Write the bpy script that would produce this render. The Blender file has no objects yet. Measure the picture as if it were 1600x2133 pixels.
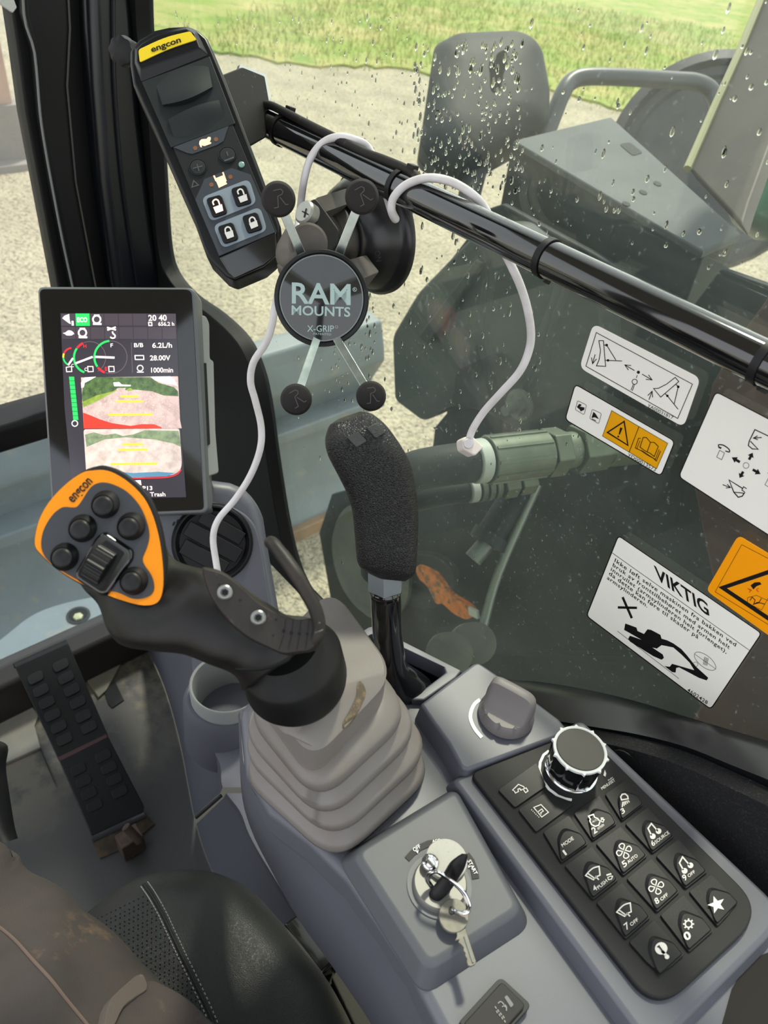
import bpy, bmesh, math, random
from mathutils import Vector, Matrix
random.seed(7)
SC = bpy.context.scene
COL = SC.collection
# ---------------------------------------------------------------- camera
def _n(v): return v.normalized()
CD = _n(Vector((-230, 1884, 1600)))                 # world down seen in camera axes (x right, y down, z ahead)
CF = Vector((-1860, -1586, 1600)); CF = _n(CF - CD * CF.dot(CD))   # machine's forward (+Y)
CR = CF.cross(-CD)                                   # machine's right (+X)
CAM = Vector((0, 0, 1.15))
def w_of(v): return Vector((v.dot(CR), v.dot(CF), -v.dot(CD)))
AX, AY, AZ = (w_of(Vector(e)) for e in ((1, 0, 0), (0, 1, 0), (0, 0, 1)))
cam = bpy.data.cameras.new('camera'); camo = bpy.data.objects.new('camera', cam); COL.objects.link(camo)
M = Matrix((AX, -AY, -AZ)).transposed().to_4x4(); M.translation = CAM
camo.matrix_world = M
cam.sensor_fit = 'HORIZONTAL'; cam.sensor_width = 36; cam.lens = 36; cam.clip_start = .02; cam.clip_end = 200
cam.dof.use_dof = True; cam.dof.focus_distance = .57; cam.dof.aperture_fstop = 18
SC.camera = camo
# ---------------------------------------------------------------- light
wd = bpy.data.worlds.new('sky'); SC.world = wd; wd.use_nodes = True
nt = wd.node_tree; bg = nt.nodes['Background']
tc = nt.nodes.new('ShaderNodeTexCoord'); sx = nt.nodes.new('ShaderNodeSeparateXYZ'); cr = nt.nodes.new('ShaderNodeValToRGB')
nt.links.new(tc.outputs['Generated'], sx.inputs[0]); nt.links.new(sx.outputs['Z'], cr.inputs[0]); nt.links.new(cr.outputs[0], bg.inputs[0])
cr.color_ramp.elements[0].position = 0.0; cr.color_ramp.elements[0].color = (.93, .94, .95, 1)
cr.color_ramp.elements[1].position = .7; cr.color_ramp.elements[1].color = (.84, .89, .98, 1)
bg.inputs[1].default_value = 1.2
su = bpy.data.lights.new('sun', 'SUN'); su.energy = 2.5; su.angle = math.radians(6); su.color = (1, .95, .86)
suo = bpy.data.objects.new('sun', su); COL.objects.link(suo)
suo.rotation_euler = Vector((-.55, -.35, -1.0)).to_track_quat('-Z', 'Y').to_euler()
SC.view_settings.view_transform = 'Standard'; SC.view_settings.look = 'None'
SC.view_settings.exposure = .76; SC.view_settings.gamma = 1; SC.view_settings.use_curve_mapping = False
try:
    SC.cycles.max_bounces = 10; SC.cycles.transparent_max_bounces = 24
    SC.cycles.sample_clamp_indirect = 6; SC.cycles.caustics_reflective = False; SC.cycles.caustics_refractive = False
except Exception: pass
# ---------------------------------------------------------------- pixel -> place
def ray(x, y):
    return AX * ((x - 800) / 1600) + AY * ((y - 1066.5) / 1600) + AZ
def at(x, y, dep): return CAM + ray(x, y) * dep
class Fr:                                            # a real plane of the place: point + normal
    def __init__(s, o, n):
        s.o = Vector(o); s.n = Vector(n).normalized()
        if s.n.dot(CAM - s.o) < 0: s.n = -s.n
    def px(s, x, y, h=0.0):
        r = ray(x, y); o = s.o + s.n * h
        return CAM + r * ((o - CAM).dot(s.n) / r.dot(s.n))
    def up(s, h): return Fr(s.o + s.n * h, s.n)
def Z(z): return Fr((0, 0, z), (0, 0, 1))
def X(x): return Fr((x, 0, 0), (1, 0, 0))
def Y(y): return Fr((0, y, 0), (0, 1, 0))
def P3(a, b, c):                                     # plane through three (x, y, depth) picks
    a, b, c = at(*a), at(*b), at(*c); return Fr(a, (b - a).cross(c - a))
# ---------------------------------------------------------------- 2-D outlines
def rr(pts, r, n=6):                                 # polygon with rounded corners
    out = []; N = len(pts)
    for i in range(N):
        p = Vector(pts[i]).to_2d(); a = Vector(pts[i - 1]).to_2d() - p; b = Vector(pts[(i + 1) % N]).to_2d() - p
        R = r[i] if isinstance(r, (list, tuple)) else r
        if R <= 0: out.append(tuple(p)); continue
        ra = min(R, a.length * .48); rb = min(R, b.length * .48)
        A = p + a.normalized() * ra; Bq = p + b.normalized() * rb
        for k in range(n + 1):
            t = k / n; out.append(tuple(A * (1 - t) ** 2 + p * (2 * t * (1 - t)) + Bq * t * t))
    return out
def spl(pts, n=6, closed=False):                     # Catmull-Rom through points of any dimension
    P = [Vector(p) for p in pts]; N = len(P); out = []
    for i in range(N if closed else N - 1):
        p0 = P[(i - 1) % N] if closed or i > 0 else P[i] * 2 - P[i + 1]
        p1 = P[i]; p2 = P[(i + 1) % N]
        p3 = P[(i + 2) % N] if closed or i + 2 < N else p2 * 2 - p1
        for k in range(n):
            t = k / n
            out.append(.5 * ((2 * p1) + (p2 - p0) * t + (2 * p0 - 5 * p1 + 4 * p2 - p3) * t * t + (3 * p1 - p0 - 3 * p2 + p3) * t ** 3))
    if not closed: out.append(P[-1].copy())
    return out
def ell(cx, cy, a, b=None, ang=0, n=32, t0=0, t1=360):
    b = a if b is None else b; ca, sa = math.cos(math.radians(ang)), math.sin(math.radians(ang)); out = []
    full = abs(t1 - t0) >= 360
    for k in range(n if full else n + 1):
        t = math.radians(t0 + (t1 - t0) * k / n); u, v = a * math.cos(t), b * math.sin(t)
        out.append((cx + u * ca - v * sa, cy + u * sa + v * ca))
    return out
# ---------------------------------------------------------------- materials
def lin(c):
    f = lambda u: u / 12.92 if u <= .04045 else ((u + .055) / 1.055) ** 2.4
    return tuple(f(k / 255) for k in c) + (1,)
MATS = {}
def mat(name, c, rough=.5, metal=0., spec=.5, bump=None, var=None, coat=0., emit=0., dust=None, trans=0.):
    m = bpy.data.materials.new(name); m.use_nodes = True; t = m.node_tree; b = t.nodes['Principled BSDF']
    b.inputs['Base Color'].default_value = lin(c); b.inputs['Roughness'].default_value = rough
    if max(c) < 46 and rough > .3 and spec == .5: spec = .28
    b.inputs['Metallic'].default_value = metal; b.inputs['Specular IOR Level'].default_value = spec
    b.inputs['Coat Weight'].default_value = coat; b.inputs['Coat Roughness'].default_value = .05
    b.inputs['Transmission Weight'].default_value = trans
    if emit: b.inputs['Emission Color'].default_value = lin(c); b.inputs['Emission Strength'].default_value = emit
    tcn = t.nodes.new('ShaderNodeTexCoord'); src = None
    def noise(sc, det=4, ro=.55):
        q = t.nodes.new('ShaderNodeTexNoise'); q.inputs['Scale'].default_value = sc; q.inputs['Detail'].default_value = det
        q.inputs['Roughness'].default_value = ro; t.links.new(tcn.outputs['Object'], q.inputs['Vector']); return q
    if var:                                          # (scale, second colour, amount)
        q = noise(var[0]); mx = t.nodes.new('ShaderNodeMixRGB'); rp = t.nodes.new('ShaderNodeMapRange')
        rp.inputs['From Min'].default_value = .38; rp.inputs['From Max'].default_value = .68; rp.inputs['To Max'].default_value = var[2]
        t.links.new(q.outputs[0], rp.inputs[0]); t.links.new(rp.outputs[0], mx.inputs[0])
        mx.inputs[1].default_value = lin(c); mx.inputs[2].default_value = lin(var[1]); src = mx
    if dust:                                         # (scale, colour, threshold, amount): fine specks of dirt
        q = noise(dust[0], 6, .7); rp = t.nodes.new('ShaderNodeMapRange'); mx = t.nodes.new('ShaderNodeMixRGB')
        rp.inputs['From Min'].default_value = dust[2]; rp.inputs['From Max'].default_value = dust[2] + .12; rp.inputs['To Max'].default_value = dust[3]
        t.links.new(q.outputs[0], rp.inputs[0]); t.links.new(rp.outputs[0], mx.inputs[0])
        if src: t.links.new(src.outputs[0], mx.inputs[1])
        else: mx.inputs[1].default_value = lin(c)
        mx.inputs[2].default_value = lin(dust[1]); src = mx
    if src:
        t.links.new(src.outputs[0], b.inputs['Base Color'])
        if emit: t.links.new(src.outputs[0], b.inputs['Emission Color'])
    if bump:                                         # (scale, strength, 'n'|'v')
        if len(bump) > 2 and bump[2] == 'v':
            q = t.nodes.new('ShaderNodeTexVoronoi'); q.inputs['Scale'].default_value = bump[0]; q.feature = 'DISTANCE_TO_EDGE'
            t.links.new(tcn.outputs['Object'], q.inputs['Vector'])
        else: q = noise(bump[0], 3)
        bp = t.nodes.new('ShaderNodeBump'); bp.inputs['Strength'].default_value = bump[1]; bp.inputs['Distance'].default_value = .001 if len(bump) < 4 else bump[3]
        t.links.new(q.outputs[0], bp.inputs['Height']); t.links.new(bp.outputs[0], b.inputs['Normal'])
    MATS[name] = m; return m
# ---------------------------------------------------------------- objects
def org(p):
    o = Vector((0, 0, 0))
    while p is not None: o += p.location; p = p.parent
    return o
def obj(name, vs, fs, m, parent=None, smooth=True, bev=0, seg=3, sub=0, angle=40, wn=True):
    me = bpy.data.meshes.new(name); vs = [Vector(v) for v in vs]
    if parent is None:
        lo = [min(v[i] for v in vs) for i in range(3)]; hi = [max(v[i] for v in vs) for i in range(3)]
        loc = Vector(((lo[0] + hi[0]) / 2, (lo[1] + hi[1]) / 2, lo[2]))
    else: loc = org(parent)
    me.from_pydata([tuple(v - loc) for v in vs], [], fs)
    bm = bmesh.new(); bm.from_mesh(me); bmesh.ops.recalc_face_normals(bm, faces=bm.faces); bm.to_mesh(me); bm.free()
    me.materials.append(m); o = bpy.data.objects.new(name, me); COL.objects.link(o)
    if parent is None: o.location = loc
    else: o.parent = parent
    if smooth:
        for p in me.polygons: p.use_smooth = True
        if not bev and not sub: me.set_sharp_from_angle(angle=math.radians(angle))
    if bev:
        md = o.modifiers.new('bevel', 'BEVEL'); md.width = bev; md.segments = seg; md.limit_method = 'ANGLE'; md.angle_limit = math.radians(25)
        if wn and smooth: o.modifiers.new('normals', 'WEIGHTED_NORMAL').keep_sharp = True
    if sub: md = o.modifiers.new('sub', 'SUBSURF'); md.levels = sub; md.render_levels = sub
    return o
def thing(name, label, cat, loc, group=None):
    o = bpy.data.objects.new(name, None); o.empty_display_size = .02; COL.objects.link(o); o.location = Vector(loc)
    return tag(o, label, cat, group)
def tag(o, label, cat, group=None, kind=None):
    if label: o['label'] = label
    if cat: o['category'] = cat
    if group: o['group'] = group
    if kind: o['kind'] = kind
    return o
def struct(o): o['kind'] = 'structure'; return o
class MB:                                            # collects shapes for ONE mesh
    def __init__(s): s.v = []; s.f = []
    def add(s, vs, fs):
        b = len(s.v); s.v += [Vector(v) for v in vs]; s.f += [tuple(b + i for i in f) for f in fs]; return s
    def prism(s, top, down):                         # top outline swept by vector
        n = len(top); bot = [Vector(p) + Vector(down) for p in top]
        return s.add(list(top) + bot, [tuple(range(n)), tuple(range(2 * n - 1, n - 1, -1))] + [(i, i + n, (i + 1) % n + n, (i + 1) % n) for i in range(n)])
    def loft(s, rings, cap0=True, cap1=True, closed=True):
        n = len(rings[0]); vs = [p for r in rings for p in r]; fs = []
        for k in range(len(rings) - 1):
            for i in range(n if closed else n - 1):
                fs.append((k * n + i, k * n + (i + 1) % n, (k + 1) * n + (i + 1) % n, (k + 1) * n + i))
        if cap0: fs.append(tuple(range(n - 1, -1, -1)))
        if cap1: fs.append(tuple(range((len(rings) - 1) * n, len(rings) * n)))
        return s.add(vs, fs)
    def tube(s, pts, r, n=14, cap=True, flat=None):
        P = [Vector(p) for p in pts]; rings = []; u = None
        for i, p in enumerate(P):
            t = (P[min(i + 1, len(P) - 1)] - P[max(i - 1, 0)]).normalized()
            if u is None: u = t.orthogonal().normalized()
            u = (u - t * u.dot(t)).normalized(); w = t.cross(u)
            R = r[i] if isinstance(r, (list, tuple)) else r
            rings.append([p + (u * math.cos(2 * math.pi * k / n) + w * math.sin(2 * math.pi * k / n)) * R for k in range(n)])
        return s.loft(rings, cap, cap)
    def lathe(s, c, ax, prof, n=32, cap0=True, cap1=True):    # profile of (radius, height along axis)
        c = Vector(c); ax = Vector(ax).normalized(); u = ax.orthogonal().normalized(); w = ax.cross(u)
        return s.loft([[c + ax * h + (u * math.cos(2 * math.pi * k / n) + w * math.sin(2 * math.pi * k / n)) * r for k in range(n)] for r, h in prof], cap0, cap1)
    def box(s, c, ux, uy, uz):                       # centre and three half vectors
        c, ux, uy, uz = map(Vector, (c, ux, uy, uz))
        return s.prism([c - ux - uy + uz, c + ux - uy + uz, c + ux + uy + uz, c - ux + uy + uz], uz * -2)
    def build(s, name, m, parent=None, **k): return obj(name, s.v, s.f, m, parent, **k)
def slab(fr, pts, h, t, name, m, parent=None, taper=0, **k):   # top outline at height h on plane fr, thickness t
    top = [fr.px(x, y, h) for x, y in pts]; mb = MB()
    if taper:
        c = sum(top, Vector()) / len(top)
        bot = [p + (p - c).normalized() * taper - fr.n * t for p in top]; n = len(top)
        mb.add(top + bot, [tuple(range(n)), tuple(range(2 * n - 1, n - 1, -1))] + [(i, i + n, (i + 1) % n + n, (i + 1) % n) for i in range(n)])
    else: mb.prism(top, fr.n * -t)
    return mb.build(name, m, parent, **k)
def sloft(st, name, m, parent=None, e=2.2, n=28, sm=4, caps=True, **k):
    # stations (edge a x, y, edge b x, y, depth, half thickness): a solid limb with those two outlines
    S = spl([Vector(q) for q in st], sm) if sm else [Vector(q) for q in st]
    rings = []
    for q in S:
        a, b = at(q[0], q[1], q[4]), at(q[2], q[3], q[4]); c = (a + b) / 2; u = (a - b) / 2
        w = -ray((q[0] + q[2]) / 2, (q[1] + q[3]) / 2).normalized(); w = (w - u * (w.dot(u) / u.length_squared)).normalized() * q[5]
        rg = []
        for i in range(n):
            t = 2 * math.pi * i / n; co, si = math.cos(t), math.sin(t)
            rg.append(c + u * math.copysign(abs(co) ** (2 / e), co) + w * math.copysign(abs(si) ** (2 / e), si))
        rings.append(rg)
    return MB().loft(rings, caps, caps).build(name, m, parent, **k)
# ---------------------------------------------------------------- flat marks (lettering, printed lines)
def text_mesh(s, bold=0, shear=0, space=1):
    cu = bpy.data.curves.new('t', 'FONT'); cu.body = s; cu.offset = bold; cu.resolution_u = 3; cu.shear = shear; cu.space_character = space
    o = bpy.data.objects.new('t', cu); COL.objects.link(o); bpy.context.view_layer.update()
    me = bpy.data.meshes.new_from_object(o.evaluated_get(bpy.context.evaluated_depsgraph_get()))
    vs = [v.co.copy() for v in me.vertices]; fs = [tuple(p.vertices) for p in me.polygons]
    bpy.data.objects.remove(o); bpy.data.curves.remove(cu); bpy.data.meshes.remove(me)
    return vs, fs
CAP = max(v.y for v in text_mesh('H')[0])
class Deco:
    def __init__(s, fr, h=.0004): s.fr = fr; s.h = h; s.mb = MB()
    def poly(s, pts): s.mb.add([s.fr.px(x, y, s.h) for x, y in pts], [tuple(range(len(pts)))]); return s
    def line(s, pts, w, closed=False):
        P = [Vector(p).to_2d() for p in pts]; N = len(P); L = []; Rr = []
        for i in range(N):
            a = P[(i - 1) % N] if closed or i else P[i]; b = P[(i + 1) % N] if closed or i < N - 1 else P[i]
            d1 = (P[i] - a); d2 = (b - P[i])
            d1 = d1.normalized() if d1.length > 1e-6 else d2.normalized(); d2 = d2.normalized() if d2.length > 1e-6 else d1
            t = d1 + d2; t = t.normalized() if t.length > 1e-6 else d1
            nn = Vector((-t.y, t.x)); k = 1 / max(.5, abs(nn.dot(Vector((-d1.y, d1.x)))))
            L.append(P[i] + nn * w * .5 * k); Rr.append(P[i] - nn * w * .5 * k)
        b = [s.fr.px(p.x, p.y, s.h) for p in L + Rr]
        s.mb.add(b, [(i, (i + 1) % N, N + (i + 1) % N, N + i) for i in range(N if closed else N - 1)]); return s
    def circ(s, cx, cy, r, w=0, **k):
        p = ell(cx, cy, r, **k); return s.line(p, w, 't1' not in k) if w else s.poly(p)
    def text(s, body, p0, p1, ph, bold=0, **k):       # baseline start, baseline end, top of a capital above the start
        vs, fs = text_mesh(body, bold, **k)
        if not vs: return s
        x0 = min(v.x for v in vs); x1 = max(v.x for v in vs)
        p0, p1, ph = Vector(p0), Vector(p1), Vector(ph)
        out = []
        for v in vs:
            q = p0 + (p1 - p0) * ((v.x - x0) / (x1 - x0)) + (ph - p0) * (v.y / CAP); out.append(s.fr.px(q.x, q.y, s.h))
        s.mb.add(out, fs); return s
    def build(s, name, m, parent): return obj(name, s.mb.v, s.mb.f, m, parent, smooth=False)
# ================================================================ materials
BLK = mat('black_plastic', (22, 22, 24), .5, var=(60, (28, 27, 27), .6))
BLKG = mat('black_gloss', (12, 12, 14), .12, coat=.6)
BLKS = mat('black_satin', (17, 17, 19), .38)
RUB = mat('black_rubber', (24, 23, 23), .75, dust=(300, (120, 112, 100), .62, .35))
PIL = mat('pillar_trim', (14, 15, 17), .42)
PIL2 = mat('pillar_trim_dark', (9, 10, 11), .6)
PIL3 = mat('pillar_trim_sheen', (16, 19, 25), .3)
GRY = mat('console_grey', (88, 89, 98), .42, bump=(2500, .06), var=(9, (82, 83, 92), .6), dust=(420, (150, 146, 138), .68, .4))
GRY2 = mat('console_grey_side', (89, 89, 98), .5, bump=(2500, .06), var=(8, (83, 83, 93), .7))
GRYL = mat('console_grey_light', (140, 141, 140), .5, bump=(2500, .05))
WHT = mat('white_print', (235, 235, 235), .5)
CHR = mat('chrome', (215, 215, 218), .12, metal=1)
STEEL = mat('steel', (140, 141, 138), .38, metal=1, bump=(900, .1))
ZINC = mat('zinc_plated', (190, 200, 196), .28, metal=1, var=(120, (150, 160, 158), .6))
# ================================================================ glass
def glass(name, tint, dust, dustc, sc=6):
    m = bpy.data.materials.new(name); m.use_nodes = True; t = m.node_tree; t.nodes.clear(); N = t.nodes.new
    out = N('ShaderNodeOutputMaterial'); tr = N('ShaderNodeBsdfTransparent'); tr.inputs[0].default_value = tint
    gl = N('ShaderNodeBsdfGlossy'); gl.inputs['Roughness'].default_value = .02
    lw = N('ShaderNodeLayerWeight'); pw = N('ShaderNodeMath'); pw.operation = 'POWER'; pw.inputs[1].default_value = 5; t.links.new(lw.outputs['Facing'], pw.inputs[0])
    fr = N('ShaderNodeMapRange'); fr.inputs[3].default_value = .035; fr.inputs[4].default_value = .9; t.links.new(pw.outputs[0], fr.inputs[0])
    m1 = N('ShaderNodeMixShader'); t.links.new(fr.outputs[0], m1.inputs[0]); t.links.new(tr.outputs[0], m1.inputs[1]); t.links.new(gl.outputs[0], m1.inputs[2])
    df = N('ShaderNodeBsdfDiffuse'); tl = N('ShaderNodeBsdfTranslucent'); df.inputs[0].default_value = dustc; tl.inputs[0].default_value = dustc
    md = N('ShaderNodeMixShader'); t.links.new(df.outputs[0], md.inputs[1]); t.links.new(tl.outputs[0], md.inputs[2])
    tcn = N('ShaderNodeTexCoord'); n1 = N('ShaderNodeTexNoise'); n1.inputs['Scale'].default_value = sc; n1.inputs['Detail'].default_value = 5
    n2 = N('ShaderNodeTexNoise'); n2.inputs['Scale'].default_value = 260; n2.inputs['Detail'].default_value = 3
    for q in (n1, n2): t.links.new(tcn.outputs['Object'], q.inputs['Vector'])
    r1 = N('ShaderNodeMapRange'); r1.inputs[1].default_value = .35; r1.inputs[2].default_value = .75; r1.inputs[3].default_value = dust * .6; r1.inputs[4].default_value = dust * 1.6
    r2 = N('ShaderNodeMapRange'); r2.inputs[1].default_value = .66; r2.inputs[2].default_value = .74; r2.inputs[4].default_value = .12
    t.links.new(n1.outputs[0], r1.inputs[0]); t.links.new(n2.outputs[0], r2.inputs[0])
    ad = N('ShaderNodeMath'); t.links.new(r1.outputs[0], ad.inputs[0]); t.links.new(r2.outputs[0], ad.inputs[1])
    m2 = N('ShaderNodeMixShader'); t.links.new(ad.outputs[0], m2.inputs[0]); t.links.new(m1.outputs[0], m2.inputs[1]); t.links.new(md.outputs[0], m2.inputs[2])
    t.links.new(m2.outputs[0], out.inputs[0]); return m
GLASS_S = glass('side_glass', (.93, .95, .89, 1), .026, (.56, .66, .65, 1))
GLASS_F = glass('front_glass', (.96, .97, .95, 1), .012, (.7, .72, .7, 1))
GLASS_L = glass('lower_front_glass', (.87, .91, .91, 1), .045, (.6, .68, .68, 1))
XW = .42
FW = X(XW)
# ================================================================ cab shell
def yz(x, pts): return [Vector((x, y, z)) for y, z in pts]
w1 = struct(MB().prism(yz(XW, [(-.75, .30), (.90, .02), (.90, 1.8), (-.75, 1.8)]), (.005, 0, 0)).build('window_1', GLASS_S, smooth=False))
w2 = struct(MB().prism([Vector(p) for p in ((-.95, .905, .575), (.31, .905, .575), (.33, .905, 1.8), (-.95, .905, 1.8))], (0, .005, 0)).build('window_2', GLASS_F, smooth=False))
w3 = struct(MB().prism([Vector(p) for p in ((-.95, .905, .10), (.40, .905, .10), (.40, .905, .56), (-.95, .905, .56))], (0, .005, 0)).build('window_3', GLASS_L, smooth=False))
# floor: rubber mat, dusty towards the front
m = mat('floor_mat', (62, 59, 55), .62, bump=(140, .2), var=(9, (46, 45, 44), .8), dust=(7, (118, 110, 92), .47, .75))
t = m.node_tree; b = t.nodes['Principled BSDF']
g = t.nodes.new('ShaderNodeNewGeometry'); s = t.nodes.new('ShaderNodeSeparateXYZ'); r = t.nodes.new('ShaderNodeMapRange'); mx = t.nodes.new('ShaderNodeMixRGB')
t.links.new(g.outputs['Position'], s.inputs[0]); t.links.new(s.outputs['Y'], r.inputs[0]); r.inputs[1].default_value = .62; r.inputs[2].default_value = .84
src = b.inputs['Base Color'].links[0].from_socket; t.links.new(src, mx.inputs[2]); mx.inputs[1].default_value = lin((52, 51, 50)); t.links.new(r.outputs[0], mx.inputs[0]); t.links.new(mx.outputs[0], b.inputs['Base Color'])
FLR = m
fl = struct(MB().prism([Vector(p) for p in ((-.95, -.9, .05), (.44, -.9, .05), (.44, .93, .05), (-.95, .93, .05))], (0, 0, -.05)).build('floor', FLR, smooth=False))
ROOF = mat('headliner', (186, 185, 181), .9)
mb = MB()                                             # roof; unseen glazed hatch added over the seat to let soft light in
for x0, x1, y0, y1 in ((-.95, .44, -.9, -.55), (-.95, .44, .42, .93), (-.95, -.70, -.55, .42), (.02, .44, -.55, .42)):
    mb.prism([Vector(p) for p in ((x0, y0, 1.8), (x1, y0, 1.8), (x1, y1, 1.8), (x0, y1, 1.8))], (0, 0, .06))
struct(mb.build('ceiling', ROOF, smooth=False))
struct(MB().prism([Vector(p) for p in ((-.72, -.57, 1.87), (.04, -.57, 1.87), (.04, .44, 1.87), (-.72, .44, 1.87))], (0, 0, .006)).build('added_hatch', GLASS_F, smooth=False))
struct(MB().prism([Vector(p) for p in ((-.95, -.9, .05), (.44, -.9, .05), (.44, -.9, .62), (-.95, -.9, .62))], (0, -.05, 0)).build('wall_back', PIL, smooth=False))
struct(MB().prism([Vector(p) for p in ((-.95, -.9, .05), (-.95, .93, .05), (-.95, .93, .35), (-.95, -.9, .35))], (-.05, 0, 0)).build('wall_left', PIL, smooth=False))
mb = MB()
for x, y in ((-.97, .90), (-.97, -.88), (.42, -.86)): mb.box((x, y, .93), (.05, 0, 0), (0, .05, 0), (0, 0, .88))
struct(mb.build('trim_5', PIL, bev=.01))
# right front pillar
FY = Y(.90)
edgeR = spl([(268, -150), (280, -40), (285, 60), (292, 110), (303, 130), (310, 250), (320, 400), (330, 520), (347, 575), (385, 620), (440, 660), (492, 712), (522, 775), (540, 850), (556, 960), (578, 1090), (600, 1180), (630, 1245), (690, 1320), (740, 1360)], 4)
fl_ = X(.405)
pr = [fl_.px(p.x, p.y) for p in edgeR]
pr += [Vector((.405, .93, pr[-1].z)), Vector((.405, .93, pr[0].z))]
top = [p for p in pr]
o = struct(MB().prism(top, (.02, 0, 0)).build('trim_1', PIL2, bev=.004)); TRIM1 = o
f2 = Y(.885)
def pprism(frm, pts, t, name, m, parent, **k): return slab(frm, pts, 0, t, name, m, parent, **k)
ptop = -140
A = [(-14, ptop), (22, 0), (38, 110), (55, 240), (120, 592), (150, 760), (196, 820), (172, 690), (150, 592), (108, 385), (84, 240), (72, 110), (50, 30), (40, ptop)]
B = [(40, ptop), (50, 30), (72, 110), (84, 240), (108, 385), (150, 592), (190, 800), (240, 800), (200, 592), (160, 380), (142, 180), (148, 60), (138, ptop)]
C_ = [(138, ptop), (148, 60), (142, 180), (160, 380), (200, 592), (240, 800), (290, 800), (240, 592), (212, 380), (196, 180), (190, 60), (182, ptop)]
D = [(182, ptop), (190, 60), (196, 180), (212, 380), (240, 592), (290, 800), (380, 800), (345, 592), (325, 480), (300, 250), (290, 110), (278, ptop)]
pprism(Y(.895), A, .03, 'gasket', PIL2, o, bev=.003)
pprism(Y(.880), B, .03, 'cover_strip', PIL, o, bev=.006)
pprism(Y(.900), C_, .03, 'recess', PIL2, o)
pprism(Y(.872), D, .04, 'moulding', PIL3, o, bev=.012)
mb = MB().tube([Y(.877).px(*p) for p in spl([(46, ptop), (50, 30), (72, 110), (84, 240), (96, 320), (108, 385), (128, 490), (150, 592), (172, 690)], 4)], .0012, 8); mb.build('seam_cord', mat('seam_cord', (120, 122, 120), .5), o)
mb = MB().tube([Y(.868).px(*p) for p in spl([(236, ptop), (238, 60), (240, 180), (256, 380), (286, 592)], 4)], .0016, 8); mb.build('edge_bead', PIL3, o)
MB().prism([Vector(p) for p in ((.275, .872, 1.05), (.425, .872, 1.05), (.425, .93, 1.05), (.275, .93, 1.05))], (0, 0, .75)).build('upper_post', PIL, o, bev=.008)
slab(Y(.86), [(-8, -8), (27, -8), (36, 16), (27, 28), (4, 12)], 0, .006, 'corner_clip', mat('clip_white', (190, 190, 186), .5), o, bev=.001)
# window divider and lower frame
def xbar(name, y, pts, x0, x1, m, bev): return struct(MB().prism([Vector((x0, y + dy, z)) for dy, z in pts], (x1 - x0, 0, 0)).build(name, m, bev=bev))
xbar('trim_2', .9, [(-.035, .583), (.02, .583), (.02, .543), (-.035, .543)], -.95, .36, BLKS, .009)
xbar('trim_3', .9, [(-.03, .135), (.03, .135), (.03, .05), (-.03, .05)], -.95, .42, mat('frame_brown', (44, 40, 37), .45), .01)
# right sill: glossy rail under the side window and felt panel inside
s0 = [(930, 1396), (1060, 1415), (1130, 1421), (1230, 1438), (1330, 1462), (1430, 1493), (1520, 1520), (1640, 1556), (1760, 1600)]
s1 = [(930, 1425), (1060, 1436), (1130, 1445), (1230, 1462), (1330, 1482), (1430, 1508), (1520, 1540), (1640, 1582), (1760, 1640)]
s2 = [(930, 1480), (1060, 1488), (1130, 1497), (1230, 1513), (1330, 1530), (1430, 1556), (1520, 1592), (1640, 1642), (1760, 1710)]
def pts_on(frm, q, n=5): return [frm.px(p.x, p.y) for p in spl(q, n)]
r0 = pts_on(X(.418), s0); ra = pts_on(X(.400), s0); r1 = pts_on(X(.388), s1); r2 = pts_on(X(.366), s2); r3 = [p + Vector((.004, 0, -.04)) for p in r2]; r4 = [p + Vector((0, 0, -.06)) for p in r0]
struct(MB().loft([list(q) for q in zip(r0, ra, r1, r2, r3, r4)]).build('trim_4', mat('sill_gloss', (15, 17, 20), .28), angle=75))
FELT = mat('felt', (30, 30, 32), .95, bump=(900, .9, 'n', .002), dust=(700, (80, 80, 82), .55, .5))
felt_top = [(1060, 1492), (1130, 1501), (1230, 1518), (1330, 1537), (1430, 1566), (1520, 1604), (1640, 1660), (1760, 1726)]
ff = X(.366); ft = pts_on(ff, felt_top); FI = [p + Vector((-.014, 0, .0)) for p in ft]
bot = [Vector((p.x - .004, p.y, .42)) for p in FI]
o = struct(MB().loft([ft, FI, bot, [Vector((.40, p.y, .42)) for p in ft]], False, False, closed=False).build('wall_right', FELT, angle=60))
q = X(.352).px(1308, 1596); MB().lathe(q, (-1, 0, 0), [(.0135, 0), (.0135, .002), (.010, .0035), (.003, .004)], 24).build('clip', BLK, o)
# ================================================================ outside
GRV = mat('gravel', (192, 183, 158), .95, bump=(30, 1.0, 'n', .06), var=(2.2, (168, 160, 138), .9), dust=(46, (104, 98, 84), .50, .8))
gr = struct(MB().prism([Vector(p) for p in ((-14, -12, -1), (30, -12, -1), (30, 30, -1), (-14, 30, -1))], (0, 0, -.1)).build('ground', GRV, smooth=False))
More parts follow.
